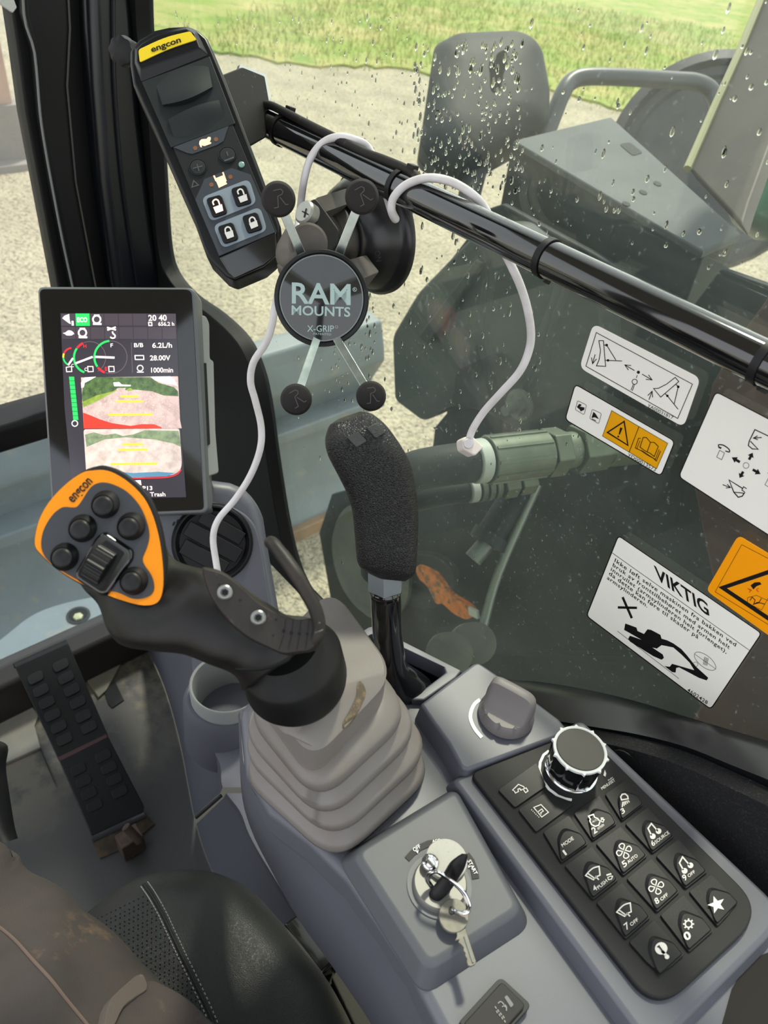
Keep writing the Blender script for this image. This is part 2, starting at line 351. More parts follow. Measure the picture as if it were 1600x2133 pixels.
# turf beyond the gravel, its edge irregular
edge = [(300, 118), (420, 112), (520, 122), (620, 138), (740, 140), (850, 150), (1000, 180), (1140, 190), (1230, 214), (1330, 240), (1480, 260), (1620, 290)]
zg = Z(-1.0); e3 = [zg.px(x, y + random.uniform(-4, 4)) for x, y in spl(edge, 5)]
far = [Vector((40, -6, -1)), Vector((40, 34, -1)), Vector((3, 34, -1))]
GRS = mat('turf', (128, 146, 66), .95, bump=(9, 1.0, 'n', .06), var=(.9, (168, 158, 104), .95), dust=(2.2, (98, 130, 44), .52, .8))
MB().prism([p + Vector((0, 0, .03)) for p in e3 + far], (0, 0, -.04)).build('turf', GRS, smooth=False)
struct(bpy.data.objects['turf'])
mb = MB()
for i in range(9000):
    u = random.random(); k = random.choice(e3); d = random.uniform(0, 9) ** 1.0
    p = k + Vector((d * .85, d * .6, .03)) + Vector((random.uniform(-1, 1), random.uniform(-1, 1), 0)) * .5
    a = random.uniform(0, 6.28); h = random.uniform(.05, .14); w = random.uniform(.006, .012)
    s = Vector((math.cos(a), math.sin(a), 0)); l = Vector((random.uniform(-.05, .05), random.uniform(-.05, .05), h))
    mb.add([p - s * w, p + s * w, p + l], [(0, 1, 2)])
g = mb.build('grass', mat('grass_blades', (134, 156, 68), .8, var=(.8, (182, 170, 114), .95)), smooth=False); tag(g, 'bright green and straw coloured grass blades beyond the gravel yard', 'grass', kind='stuff')
# building at the far left
CON = mat('wall_render', (178, 152, 138), .9, var=(.8, (162, 140, 128), .8)); CON2 = mat('wall_plinth', (146, 142, 136), .9, bump=(20, .3), var=(2, (126, 122, 118), .8))
wt = thing('outbuilding', 'pinkish rendered building wall on a grey plinth, beyond the front glass at far left', 'building', (1.6, 7, -1))
yb = 6.85
zt = Y(yb).px(30, 215).z
MB().prism([Vector(p) for p in ((-1, yb, zt), (2.12, yb, zt), (2.12, yb, 3.4), (-1, yb, 3.4))], (0, .5, 0)).build('wall_panel', CON, wt, smooth=False)
MB().prism([Vector(p) for p in ((-1, yb - .05, -1), (2.17, yb - .05, -1), (2.17, yb - .05, zt), (-1, yb - .05, zt))], (0, .5, 0)).build('plinth', CON2, wt, smooth=False)
MB().prism([Vector(p) for p in ((-1, yb - .2, -1), (2.3, yb - .2, -1), (2.3, yb - .2, -.95), (-1, yb - .2, -.95))], (0, .3, 0)).build('footing', CON2, wt, smooth=False)
# dozer blade across the front of the machine
BLD = mat('blade_paint', (116, 126, 130), .5, var=(5, (98, 108, 110), .8), dust=(14, (142, 134, 112), .58, .6))
yB = 2.0
bl = thing('dozer_blade', 'long grey-blue dozer blade lying across the front beyond the glass', 'dozer blade', (.6, yB, -1))
def zat(x, y, Yp): return Y(Yp).px(x, y).z
zt = zat(640, 702, yB); zl = zat(640, 765, yB - .02)
prof = [(yB + .10, zt - .02), (yB + .06, zt), (yB - .02, zt - .01), (yB - .05, zl), (yB - .06, zl - .05), (yB + .00, zl - .16), (yB + .03, -.55), (yB - .02, -.80), (yB - .09, -.93), (yB - .09, -1.0), (yB + .04, -.98), (yB + .12, -.7), (yB + .13, -.4)]
MB().loft([[Vector((x, y, z)) for y, z in prof] for x in (-1.3, 1.80)]).build('blade_body', BLD, bl, bev=.012)
mb = MB().prism([Vector((-1.3, yB - .085, zl - .20)), Vector((1.80, yB - .085, zl - .20)), Vector((1.80, yB + .02, zl - .20)), Vector((-1.3, yB + .02, zl - .20))], (0, 0, -.05)); mb.build('stiffener', BLD, bl, bev=.008)
MB().prism([Vector((-1.34, yB - .12, -.94)), Vector((1.84, yB - .12, -.94)), Vector((1.84, yB - .06, -.94)), Vector((-1.34, yB - .06, -.94))], (0, 0, -.07)).build('cutting_edge', mat('worn_edge', (150, 122, 92), .7, var=(9, (120, 100, 80), .8)), bl, bev=.006)
# step plate just outside the lower glass
stp = slab(Z(-.12), spl([(-120, 1420), (0, 1330), (60, 1283), (120, 1258), (200, 1240), (300, 1225), (380, 1225), (420, 1300), (300, 1400), (60, 1500), (-120, 1560)], 4, True), 0, .03, 'step_plate', BLD, bev=.006)
tag(stp, 'grey-blue step plate with a round hole outside the lower front glass', 'step')
hp = Z(-.12).px(163, 1282, .001)
MB().lathe(hp, (0, 0, 1), [(.024, -.004), (.024, .002), (.019, .002), (.018, -.003)], 28).build('hole_rim', PIL2, stp)
MB().lathe(hp - Vector((0, 0, .004)), (0, 0, 1), [(.0185, 0), (.0185, .003)], 24).build('hole', PIL2, stp)
MB().lathe(hp + Vector((-.002, -.006, -.001)), (0, 0, 1), [(.010, 0), (.010, .006), (.006, .008)], 6).build('bolt_head', mat('brass_bolt', (176, 174, 130), .45), stp)
# wing mirror
MIR = mat('mirror_shell', (36, 39, 40), .6, spec=.3, bump=(60, .12), var=(6, (46, 48, 48), .8))
mr = thing('wing_mirror', 'dark grey wing mirror seen from behind through the rain-spotted side glass', 'mirror', at(1010, 380, 1.6))
mf = P3((880, 300, 1.50), (1140, 250, 1.56), (930, 80, 1.60))
fo = rr([(905, 95), (948, 72), (1085, 66), (1128, 92), (1146, 190), (1142, 262), (1040, 318), (985, 352), (935, 345), (872, 312), (882, 250)], [14, 12, 25, 25, 20, 20, 20, 20, 30, 20, 10], 5)
ft = [mf.px(x, y, 0) for x, y in fo]; c = sum(ft, Vector()) / len(ft)
rings = [[p + (c - p) * .55 + mf.n * .035 for p in ft], [p + (c - p) * .22 + mf.n * .030 for p in ft], [p + (c - p) * .07 + mf.n * .014 for p in ft], ft, [p + (c - p) * .02 - mf.n * .05 for p in ft]]
MB().loft(rings).build('mirror_housing', MIR, mr, angle=60)
MB().tube([mf.px(x, y, -.03) for x, y in spl([(1000, 330), (985, 380), (975, 430), (990, 480)], 4)], .022, 12).build('mirror_arm', MIR, mr)
dark_mark = Deco(mf.up(.036), .0008); dark_mark.poly(spl([(1036, 112), (1052, 105), (1058, 125), (1050, 150), (1044, 178), (1034, 190), (1024, 184), (1022, 160), (1020, 128), (1032, 126)], 4, True)); dark_mark.build('dark_patch', mat('dark_patch', (14, 14, 14), .9), mr)  # flat dark patch laid on the mirror housing
# hand rail
rl = thing('hand_rail', 'grey tubular hand rail bent at both ends beyond the side glass', 'hand rail', at(1330, 260, 1.75))
pth = spl([Vector(at(*q)) for q in ((1120, 330, 1.72), (1150, 250, 1.72), (1172, 195, 1.72), (1190, 170, 1.73), (1222, 160, 1.74), (1300, 161, 1.76), (1400, 167, 1.79), (1445, 170, 1.80), (1475, 182, 1.80), (1490, 205, 1.80), (1494, 240, 1.79), (1480, 330, 1.78))], 5)
MB().tube(pth, .0185, 16).build('rail_tube', mat('rail_paint', (72, 74, 78), .38, var=(20, (62, 64, 68), .6)), rl)
# wheel beyond
wh = thing('tyre', 'dark round wheel half hidden behind the hand rail and tilted plate', 'wheel', at(1450, 400, 2.6))
cw = at(1480, 340, 2.5); axw = -(ray(1480, 340)).normalized() + Vector((0, 0, .35))
MB().lathe(cw, axw, [(.33, -.10), (.34, -.02), (.335, .03), (.30, .05), (.285, .03), (.275, .028), (.26, .03), (.25, .02)], 48).build('tread', mat('tyre', (54, 54, 56), .6, var=(12, (70, 70, 72), .7)), wh)
MB().lathe(cw, axw, [(.25, .0), (.25, .019), (.18, .012), (.05, .010)], 40).build('wheel_disc', mat('wheel_disc', (66, 65, 65), .6), wh)
# steel tool box
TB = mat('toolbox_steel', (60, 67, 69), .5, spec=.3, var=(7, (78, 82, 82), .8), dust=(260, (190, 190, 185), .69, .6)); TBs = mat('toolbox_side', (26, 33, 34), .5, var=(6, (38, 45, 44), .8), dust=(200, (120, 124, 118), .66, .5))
tbx = thing('tool_box', 'dark steel box with dusty angular lid beyond the side glass', 'tool box', at(1300, 600, 1.15))
tf = P3((1070, 293, 1.30), (1275, 243, 1.42), (1470, 520, 1.02))
lid = [(1070, 293), (1090, 287), (1273, 243), (1545, 487), (1470, 520), (1465, 524)]
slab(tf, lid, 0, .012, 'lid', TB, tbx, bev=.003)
lo = [tf.px(x, y, -.012) for x, y in [(1066, 296), (1273, 246), (1540, 489), (1468, 524)]]
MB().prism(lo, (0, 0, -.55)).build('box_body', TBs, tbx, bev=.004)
slab(tf, rr([(1290, 300), (1312, 296), (1340, 318), (1318, 324)], 6), .0008, .002, 'lid_hole', PIL2, tbx)
for q in ((1370, 382), (1340, 400), (1305, 424)):
    slab(tf, ell(q[0], q[1], 9, 4, 20, 12), .001, .002, 'lid_slot', PIL2, tbx)
# tilted guard plate and green tank
gp = P3((1590, 20, 1.05), (1430, 350, .98), (1600, 400, .85))
gpl = slab(gp, [(1596, -30), (1612, -60), (1700, -60), (1640, 200), (1560, 420), (1545, 470), (1520, 440), (1435, 350), (1470, 260)], 0, .02, 'guard_plate', mat('guard_plate', (74, 68, 63), .55, var=(7, (92, 86, 80), .8), dust=(60, (60, 54, 50), .62, .5)), bev=.004)
tag(gpl, 'brownish grey tilted steel plate with a pale edge, top right behind the glass', 'guard plate')
MB().tube([gp.px(x, y, .002) for x, y in ((1598, -30), (1540, 110), (1490, 220), (1432, 352))], .0055, 8).build('pale_edge', mat('pale_edge', (150, 150, 116), .5), gpl)
gt = thing('green_tank', 'dark green rounded tank at the right edge behind the tilted plate', 'tank', at(1600, 420, .95))
sloft([(1600, 130, 1760, 150, 1.22, .05), (1570, 230, 1760, 250, 1.20, .06), (1545, 330, 1760, 340, 1.18, .07), (1532, 410, 1760, 420, 1.17, .07), (1535, 460, 1750, 470, 1.17, .06), (1580, 500, 1740, 510, 1.17, .04)], 'tank_shell', mat('green_paint', (18, 92, 66), .35, var=(9, (14, 74, 54), .8)), gt, e=3)
MB().tube([at(x, y, 1.09) for x, y in spl([(1538, 440), (1530, 400), (1550, 378), (1572, 376), (1590, 392)], 5)], .0016, 6).build('cable_loop', mat('pale_wire', (150, 160, 150), .4), gt)
# machine structure right of the cab: boom foot, brackets, hoses
DKG = mat('boom_foot_paint', (32, 40, 38), .5, var=(5, (46, 54, 50), .9), dust=(180, (130, 134, 122), .66, .5))
DK2 = mat('frame_dark', (18, 25, 27), .55, var=(6, (30, 38, 38), .9), dust=(160, (120, 120, 108), .66, .5))
GLV = mat('bracket_green_grey', (40, 53, 51), .5, var=(6, (30, 41, 40), .8), dust=(180, (140, 144, 130), .66, .5))
BRN = mat('boom_paint', (76, 40, 32), .5, var=(8, (54, 32, 27), .8), dust=(120, (120, 100, 88), .66, .5))
swf = X(.985)
mfr = thing('machine_frame', 'large dark grey-green steel frame beside the cab, filling the lower side window', 'machine frame', swf.px(900, 1500))
o = slab(swf, [(985, 480), (1002, 440), (1045, 425), (1440, 640), (1500, 560), (1900, 700), (1900, 1600), (1500, 1750), (900, 1500), (760, 1380), (690, 1260), (664, 1110), (690, 1030), (850, 985), (900, 930), (905, 890), (930, 860), (860, 640)], 0, .015, 'frame_plate', DK2, mfr, bev=.004)
bk = slab(X(.90), rr([(982, 492), (1010, 470), (1065, 470), (1250, 620), (1260, 860), (1170, 900), (1090, 905), (1010, 860), (945, 845), (880, 880), (820, 835), (815, 700), (868, 610)], 14), 0, .05, 'bracket', GLV, mfr, bev=.008)
slab(X(.885), rr([(950, 770), (1030, 735), (1090, 800), (1085, 850), (1000, 850), (940, 845)], 12), 0, .014, 'inset_plate', DK2, bk, bev=.003)
slab(X(.885), [(870, 700), (990, 540), (1006, 548), (890, 720)], 0, .012, 'rib', DKG, bk, bev=.004)
pb = X(.885).px(1085, 842); MB().lathe(pb, (-1, 0, 0), [(.026, 0), (.026, .006), (.018, .006)], 24).lathe(pb + Vector((-.006, 0, 0)), (-1, 0, 0), [(.017, 0), (.017, .012)], 6).lathe(pb + Vector((-.018, 0, 0)), (-1, 0, 0), [(.0085, 0), (.0085, .02)], 16).build('bolt', mat('dull_bolt', (118, 124, 116), .45, metal=.6), bk)
bm_ = slab(X(.80), [(1480, 800), (1545, 690), (1640, 560), (1800, 500), (1800, 1800), (1450, 1640), (1440, 1500), (1500, 1390), (1560, 1300), (1480, 1200), (1440, 1000)], 0, .12, 'boom', BRN, bev=.006)
tag(bm_, 'dull red-brown painted steel boom behind the stickers at the right', 'boom')
# cylinder rods and hoses low behind the glass
def rod(name, label, cat, pts, r, m, grp=None):
    o = MB().tube(spl([at(*p) for p in pts], 5), r, 16).build(name, m); return tag(o, label, cat, grp)
FIT = mat('fitting_zinc', (98, 108, 92), .45, metal=.4, var=(30, (76, 86, 70), .8)); HOS = mat('hose_rubber', (40, 44, 42), .6)
def fitting(name, label, p0, p1, dep0, dep1, segs, hose, hr):
    a, b = at(*p0, dep0), at(*p1, dep1); ax = (b - a); L = ax.length; ax = ax.normalized()
    t = thing(name, label, 'hydraulic hose', a)
    for nm, f0, f1, ra, rb, n, mm in segs:
        MB().lathe(a + ax * L * f0, ax, [(ra, 0), (rb, L * (f1 - f0))], n).build(nm, mm, t, bev=.0018)
    MB().tube(spl([at(*q) for q in hose] + [a + ax * .01], 6), hr, 16).build('hose', HOS, t)
    return t, a, ax, L
WB = mat('white_band', (160, 168, 160), .5)
t, a, ax, L = fitting('hydraulic_hose', 'thick hydraulic hose with zinc crimp fitting behind the white plug', (985, 962), (1290, 925), .82, .90,
    [('white_band', .0, .07, .024, .0245, 28, WB), ('crimp_collar', .08, .46, .0262, .0262, 28, FIT), ('hex_nut', .47, .58, .0285, .0285, 6, FIT), ('neck', .58, .67, .021, .021, 24, FIT), ('swivel_nut', .67, .88, .029, .028, 6, FIT), ('elbow', .88, 1.12, .025, .027, 24, FIT)],
    [(785, 1190, 1.06), (792, 1100, .98), (812, 1030, .88), (850, 990, .83), (900, 974, .82)], .0225)
for k in range(10):
    an = k * .628; u = ax.orthogonal().normalized(); w = ax.cross(u); q = (u * math.cos(an) + w * math.sin(an))
    MB().box(a + ax * L * .27 + q * .0262, ax * L * .18, q * .0012, ax.cross(q) * .0016).build('crimp_ridge', FIT, t)
d = Deco(P3((990, 945, .79), (1010, 945, .79), (990, 985, .79)), 0); d.text('H16', (983, 946), (985, 978), (991, 946), .01); d.build('lettering', BLK, t)
fitting('hydraulic_hose', 'thinner hydraulic hose with a ribbed fitting below the thick one', (975, 1022), (1110, 1000), .92, .95,
    [('white_band', .0, .12, .0155, .0155, 24, WB), ('crimp_collar', .14, .24, .017, .015, 20, FIT), ('crimp_collar', .25, .35, .017, .015, 20, FIT), ('crimp_collar', .36, .46, .017, .015, 20, FIT), ('hex_nut', .5, .72, .018, .018, 6, FIT), ('hex_nut', .76, 1.0, .017, .017, 6, FIT)],
    [(806, 1190, 1.20), (812, 1130, 1.14), (836, 1062, 1.02), (900, 1034, .94)], .0145)
rod('cylinder_rod', 'pale thin steel rod slanting low behind the side glass', 'rod', [(1120, 1010, .97), (1040, 1190, .97), (1005, 1310, .97)], .006, mat('rod_dull', (120, 128, 118), .4, metal=.5))
cy = thing('hydraulic_cylinder', 'dark hydraulic cylinder slanting behind the side glass, below the hoses', 'cylinder', at(1020, 1120, .98))
MB().tube([at(1090, 1010, .98), at(1022, 1118, .98)], .020, 20).build('barrel', DK2, cy)
MB().tube([at(1026, 1112, .98), at(1014, 1132, .98)], .025, 20).build('gland', DKG, cy)
MB().tube([at(1014, 1132, .98), at(985, 1165, .98)], .012, 16).build('rod', mat('rod_grey', (110, 118, 112), .4, metal=.5), cy)
o = slab(X(.93), spl([(868, 1180), (905, 1196), (918, 1212), (940, 1240), (975, 1262), (988, 1278), (972, 1290), (945, 1278), (922, 1258), (908, 1256), (890, 1222), (872, 1204)], 4, True), 0, .012, 'reflector_strip', mat('orange_reflector', (196, 112, 34), .6, var=(40, (140, 84, 36), .9), dust=(60, (74, 70, 58), .50, .95)), smooth=False)
tag(o, 'muddy orange reflector strip low behind the side glass, beside the lever', 'reflector')
MB().box(X(.92).px(987, 1276), (.003, 0, 0), (0, .012, -.004), (0, .003, .009)).build('white_end', WB, o)
# track idler with its rim, below the side glass
cwp = X(.975).px(775, 1170); axi = Vector((-1, .05, .15))
MB().lathe(cwp, axi, [(.15, -.005), (.155, .01), (.14, .025), (.125, .016), (.05, .02), (.045, .03)], 48).build('roller', mat('roller_grey', (66, 72, 66), .6, var=(9, (82, 86, 76), .8)), mfr)
for i, q in enumerate(((990, 1340, .86), (940, 1362, .84))):
    c = at(*q); o = MB().tube([c, c + Vector((.03, .03, -.05))], .024, 24).build('pipe_end', mat('pipe_dusty%d' % i, (74, 76, 66), .7)); tag(o, ('dusty pipe stub behind the glass just above the dial block', 'lower dusty pipe stub behind the glass beside the lever tray')[i], 'pipe')
# rain on the outside of the side glass
mb = MB()
def drop(p, w, h, d):
    n = 8; rings = []
    for k in range(4):
        t = k / 3 * math.pi / 2; r_ = math.cos(t) if k < 3 else .12
        rings.append([p + Vector((d * math.sin(t), math.cos(2 * math.pi * i / n) * w * r_, math.sin(2 * math.pi * i / n) * h * r_ * (1.25 if math.sin(2 * math.pi * i / n) > 0 else .8))) for i in range(n)])
    mb.loft(rings)
gz = X(XW + .0055)
def sow(n, x0, x1, y0, y1, s0=.4, s1=1.0):
    for i in range(n):
        p = gz.px(random.uniform(x0, x1), random.uniform(y0, y1)); s = random.uniform(s0, s1) ** 1.5
        drop(p, .0017 * s, random.uniform(.0018, .0042) * s, .0010 * s)
sow(330, 860, 1090, 90, 400); sow(160, 430, 860, 20, 330, .3, .8); sow(150, 290, 400, 20, 560, .3, .8); sow(160, 760, 1150, 400, 900); sow(90, 560, 860, 560, 1280, .35, .9); sow(90, 1080, 1600, 0, 560, .4, .9); sow(120, 860, 1300, 880, 1380, .25, .6); sow(60, 690, 780, 640, 840, .5, 1.0)
wm = bpy.data.materials.new('water'); wm.use_nodes = True; b = wm.node_tree.nodes['Principled BSDF']; b.inputs['Transmission Weight'].default_value = 1; b.inputs['IOR'].default_value = 1.33; b.inputs['Roughness'].default_value = 0
o = mb.build('raindrops', wm); tag(o, 'clear raindrops scattered over the outside of the side window', 'raindrops', kind='stuff')
# ================================================================ right console
from mathutils.bvhtree import BVHTree
def F3(*q): a, b, c = (Z(z).px(x, y) for x, y, z in q); return Fr(a, (b - a).cross(c - a))
def lift(z, pts): f = Z(z); return [f.px(*p[:2]) for p in pts]
ZC = .70
con = thing('control_console', 'grey moulded plastic control console right of the seat', 'console', Z(.05).px(700, 1900))
topo = [(500, 1480), (560, 1400), (690, 1372), (787, 1412), (851, 1451), (880, 1449), (900, 1440), (1100, 1455), (1190, 1520), (1640, 1935), (1700, 2060), (1500, 2420), (1060, 2420), (857, 2030), (790, 1930), (722, 1832), (645, 1755), (560, 1690), (512, 1610)]
slab(Z(ZC), topo, 0, .03, 'top_panel', GRY, con, bev=.006, seg=4)
T_ = spl([(500, 1480), (512, 1610), (560, 1690), (645, 1755), (722, 1832), (790, 1930), (857, 2030), (930, 2160), (1010, 2330)], 4)
M_ = spl([(496, 1490), (505, 1622), (540, 1712), (615, 1795), (690, 1885), (755, 1985), (820, 2085), (890, 2210), (960, 2370)], 4)
S_ = spl([(500, 1500), (502, 1640), (522, 1725), (566, 1815), (622, 1915), (690, 2010), (765, 2120), (830, 2235), (900, 2400)], 4)
t0, t1, t2 = lift(.694, [p[:] for p in T_]), lift(.655, [p[:] for p in M_]), lift(.60, [p[:] for p in S_])
MB().loft([list(q) for q in zip([p + Vector((.02, 0, -.004)) for p in t0], t0, t1, t2, [p + Vector((.03, .0, -.02)) for p in t2])], False, False, closed=False).build('side_skirt', GRY, con, angle=65)
MB().prism([Vector(p) for p in ((.27, -.22, .61), (.34, -.22, .61), (.34, .02, .61), (.27, .02, .61))], (0, 0, -.56)).build('pedestal', PIL2, con, bev=.01)
# raised ignition block, keypad frame, dial block
slab(Z(ZC + .014), rr([(737, 1775), (950, 1643), (1086, 1893), (893, 2016)], [26, 20, 26, 30], 6), 0, .016, 'ignition_block', mat('console_grey_warm', (76, 78, 84), .5, bump=(2500, .05), dust=(420, (150, 146, 138), .69, .35)), con, taper=.010, bev=.0045, seg=4)
slab(Z(ZC + .012), rr([(944, 1624), (1213, 1500), (1644, 1905), (1362, 2190)], [14, 12, 70, 60], 8), 0, .016, 'keypad_frame', GRY, con, taper=.006, bev=.005, seg=4)
dbl = [(876, 1466), (985, 1383), (996, 1379), (1007, 1385), (1094, 1444), (1164, 1496), (1186, 1522), (1153, 1538), (973, 1604), (960, 1596), (934, 1547), (902, 1504)]
slab(Z(ZC + .018), dbl, 0, .03, 'dial_block', GRY, con, taper=.004, bev=.004, seg=4)
# lever tray
outer = [(700, 1356), (716, 1340), (768, 1306), (778, 1304), (962, 1397), (950, 1412), (884, 1458), (862, 1458), (787, 1418)]
inner = [(716, 1352), (741, 1338), (774, 1321), (783, 1322), (925, 1389), (929, 1400), (875, 1441), (860, 1444), (790, 1406)]
r1, r2 = lift(ZC + .006, outer), lift(ZC + .006, inner)
MB().loft([[p + Vector((0, 0, -.05)) for p in r1], r1, r2, [p + Vector((0, 0, -.014)) for p in r2]], False, False).build('lever_tray', GRY, con, bev=.0015, seg=2)
MB().loft([[p + Vector((0, 0, -.014)) for p in r2], [p + Vector((0, 0, -.07)) for p in r2]], False, True).build('tray_pocket', BLKS, con)
MB().tube([Z(ZC - .02).px(*p) for p in ((852, 1392), (905, 1436))], .0012, 8).build('wire_edge', STEEL, con)
tb = Z(ZC - .018).px(770, 1372)
MB().lathe(tb, (-.2, -.3, 1), [(.0082, 0), (.0082, .002), (.006, .002), (.006, .007), (.0045, .0085)], 6).build('tray_bolt', CHR, con)
# lower front: vent tower and cup holder
tw = thing('vent_tower', 'grey front pillar housing with round air vent under the screen', 'vent housing', Z(.05).px(520, 1700))
vf = Fr(at(440, 1130, .72), (-.35, -.70, .62))
tower = [(322, 1335), (318, 1200), (332, 1070), (352, 1014), (435, 1000), (480, 1006), (508, 1018), (535, 1042), (550, 1080), (563, 1162), (582, 1270), (592, 1318), (500, 1350), (400, 1345)]
slab(vf, tower, 0, .10, 'tower_body', GRY, tw, bev=.012, seg=4)
slab(vf, rr([(330, 1060), (440, 1044), (500, 1060), (536, 1095), (548, 1155), (566, 1270), (583, 1312), (400, 1340), (320, 1300)], [20, 20, 40, 40, 20, 20, 10, 10, 20]), .003, .006, 'vent_panel', GRY2, tw, bev=.0025)
vo = vf.px(443, 1131, .003); vn = vf.n
MB().lathe(vo, vn, [(.0375, -.002), (.0372, .003), (.0350, .0065), (.0335, .0065), (.0318, .003), (.0300, .0010), (.0, .0008)], 48, False, False).build('vent_ring', BLKS, tw)
u = (vf.px(540, 1185, .003) - vf.px(350, 1080, .003)).normalized(); w = vn.cross(u).normalized()
mbv = MB()
for k, (off, wid) in enumerate(((-.0155, .0085), (.001, .0085), (.0165, .0075))):
    half = math.sqrt(max(.0275 ** 2 - off ** 2, 1e-5)); pts = []
    for i in range(13):
        a = -1 + 2 * i / 12; hh = min(wid * .95, math.sqrt(max(1e-9, .0285 ** 2 - (a * half) ** 2)))
        pts.append((a * half, off, hh))
    up_ = [vo + u * a + w * (o_ + min(h_, .027 - abs(o_) if False else h_) * .9) + vn * .0062 for a, o_, h_ in pts]; dn_ = [vo + u * a + w * (o_ - h_ * .9) + vn * .0030 for a, o_, h_ in reversed(pts)]
    MB().prism(up_ + dn_, vn * -.0016).build('vent_vane', BLK, tw, bev=.0008)
for k, (x, y) in enumerate(((362, 1091), (370, 1086), (378, 1080))):
    slab(vf, ell(x, y, 2.6, 5, 25, 12), .0034, .003, 'indicator_hole', BLK, tw)
strA = [(290, 1320), (330, 1400), (355, 1470), (378, 1560), (395, 1650), (405, 1700), (425, 1770), (450, 1830), (480, 1900), (530, 1990), (600, 2100)]
strB = [(366, 1320), (382, 1410), (394, 1470), (415, 1557), (437, 1612), (459, 1652), (487, 1692), (512, 1730), (545, 1800), (600, 1890), (700, 2010)]
strC = [(396, 1330), (404, 1425), (411, 1485), (434, 1541), (459, 1594), (464, 1640), (500, 1690), (520, 1740), (560, 1810), (620, 1900), (720, 2010)]
strD = [(540, 1330), (560, 1425), (580, 1485), (600, 1540), (620, 1590), (640, 1640), (660, 1690), (680, 1740), (700, 1800), (740, 1890), (800, 2000)]
rA, rB, rC, rD = (lift(z, spl(s, 4)) for z, s in ((.052, strA), (.22, strB), (.345, strC), (.365, strD)))
k0 = 21
MB().loft([list(q) for q in zip(rA[:k0], rB[:k0], rC[:k0], rD[:k0])], False, False, closed=False).build('lower_front_cover', GRY2, tw, angle=50)
MB().loft([list(q) for q in zip(rA[k0:], rB[k0:], rC[k0:], rD[k0:])], False, False, closed=False).build('lower_rear_cover', GRY2, tw, angle=50)
# panel joint groove
def Bv(o): return BVHTree.FromObject(o, bpy.context.evaluated_depsgraph_get())
class SurfFr:                                        # marks laid on a modelled surface
    def __init__(s, objs, fallback=.6):
        bpy.context.view_layer.update(); s.b = []
        for o in objs:
            me = o.evaluated_get(bpy.context.evaluated_depsgraph_get()).to_mesh(); ow = org(o)
            s.b.append(BVHTree.FromPolygons([v.co + ow for v in me.vertices], [tuple(p.vertices) for p in me.polygons]))
        s.fb = fallback
    def hit(s, x, y):
        r = ray(x, y).normalized(); best = None
        for b in s.b:
            h = b.ray_cast(CAM, r)
            if h[0] is not None and (best is None or h[3] < best[3]): best = h
        return best
    def px(s, x, y, h=0):
        q = s.hit(x, y)
        if q is None: return at(x, y, s.fb)
        n = q[1] if q[1].dot(CAM - q[0]) > 0 else -q[1]
        return q[0] + n * h
    def nrm(s, x, y):
        q = s.hit(x, y); n = q[1]; return n if n.dot(CAM - q[0]) > 0 else -n
sf = SurfFr([o for o in tw.children if 'cover' in o.name])
mbj = MB()
for seg in ([(408, 1703), (430, 1684), (461, 1657)],):
    mbj.tube([sf.px(*p, .0006) for p in seg], .0016, 6)
mbj.build('joint_gap', PIL2, tw)
ch = thing('cup_holder', 'pale grey cup holder ring half hidden under the joystick', 'cup holder', Z(.36).px(470, 1440))
cc = Z(.405).px(474, 1424)
MB().lathe(cc, (0, 0, 1), [(.056, -.10), (.053, -.03), (.047, -.018), (.044, -.018), (.044, -.06)], 48, False, False).build('outer_collar', GRY2, ch)
q = []
MB().lathe(cc, (0, 0, 1), [(.0435, -.08), (.0435, .002), (.042, .004), (.040, .002), (.037, -.07), (.037, -.085)], 48, False, False).build('cup_ring', GRYL, ch)
MB().lathe(cc, (0, 0, 1), [(.0385, -.085), (.0385, -.078), (.0, -.078)], 40, True, False).build('cup_base', mat('dusty_brown', (104, 92, 78), .8, var=(60, (80, 72, 62), .8)), ch)
# ================================================================ keypad
kp = thing('keypad', 'black keypad panel with white symbols on the right console', 'keypad', Z(ZC).px(1280, 1810))
ZK = ZC + .016
KBZ = mat('keypad_rubber', (28, 28, 29), .55, bump=(1800, .08), var=(30, (32, 31, 31), .6), dust=(150, (74, 70, 64), .68, .35))
KEY = mat('keypad_key', (25, 25, 26), .45, bump=(1800, .08), dust=(160, (78, 74, 68), .69, .35))
SYM = mat('symbol_print', (222, 216, 208), .5)
slab(Z(ZK), rr([(979, 1610), (1213, 1519), (1598, 1900), (1371, 2110)], [18, 16, 85, 85], 10), 0, .006, 'bezel', KBZ, kp, bev=.0012)
BLp = [[(1125, 1727), (1189, 1688), (1254, 1648)], [(1170, 1797), (1235, 1751), (1296, 1710)], [(1236, 1874), (1299, 1824), (1360, 1777)], [(1304, 1956), (1369, 1900), (1429, 1851)], [(1375, 2034), (1436, 1983), (1495, 1929)]]
BRp = [[(1178, 1692), (1242, 1650), (1298, 1617)], [(1226, 1757), (1286, 1715), (1342, 1675)], [(1289, 1832), (1350, 1782), (1406, 1741)], [(1356, 1910), (1417, 1857), (1475, 1815)], [(1426, 1988), (1487, 1938), (1541, 1880)]]
kz = Z(ZK)
def lerp(a, b, t): return tuple(a[i] + (b[i] - a[i]) * t for i in range(2))
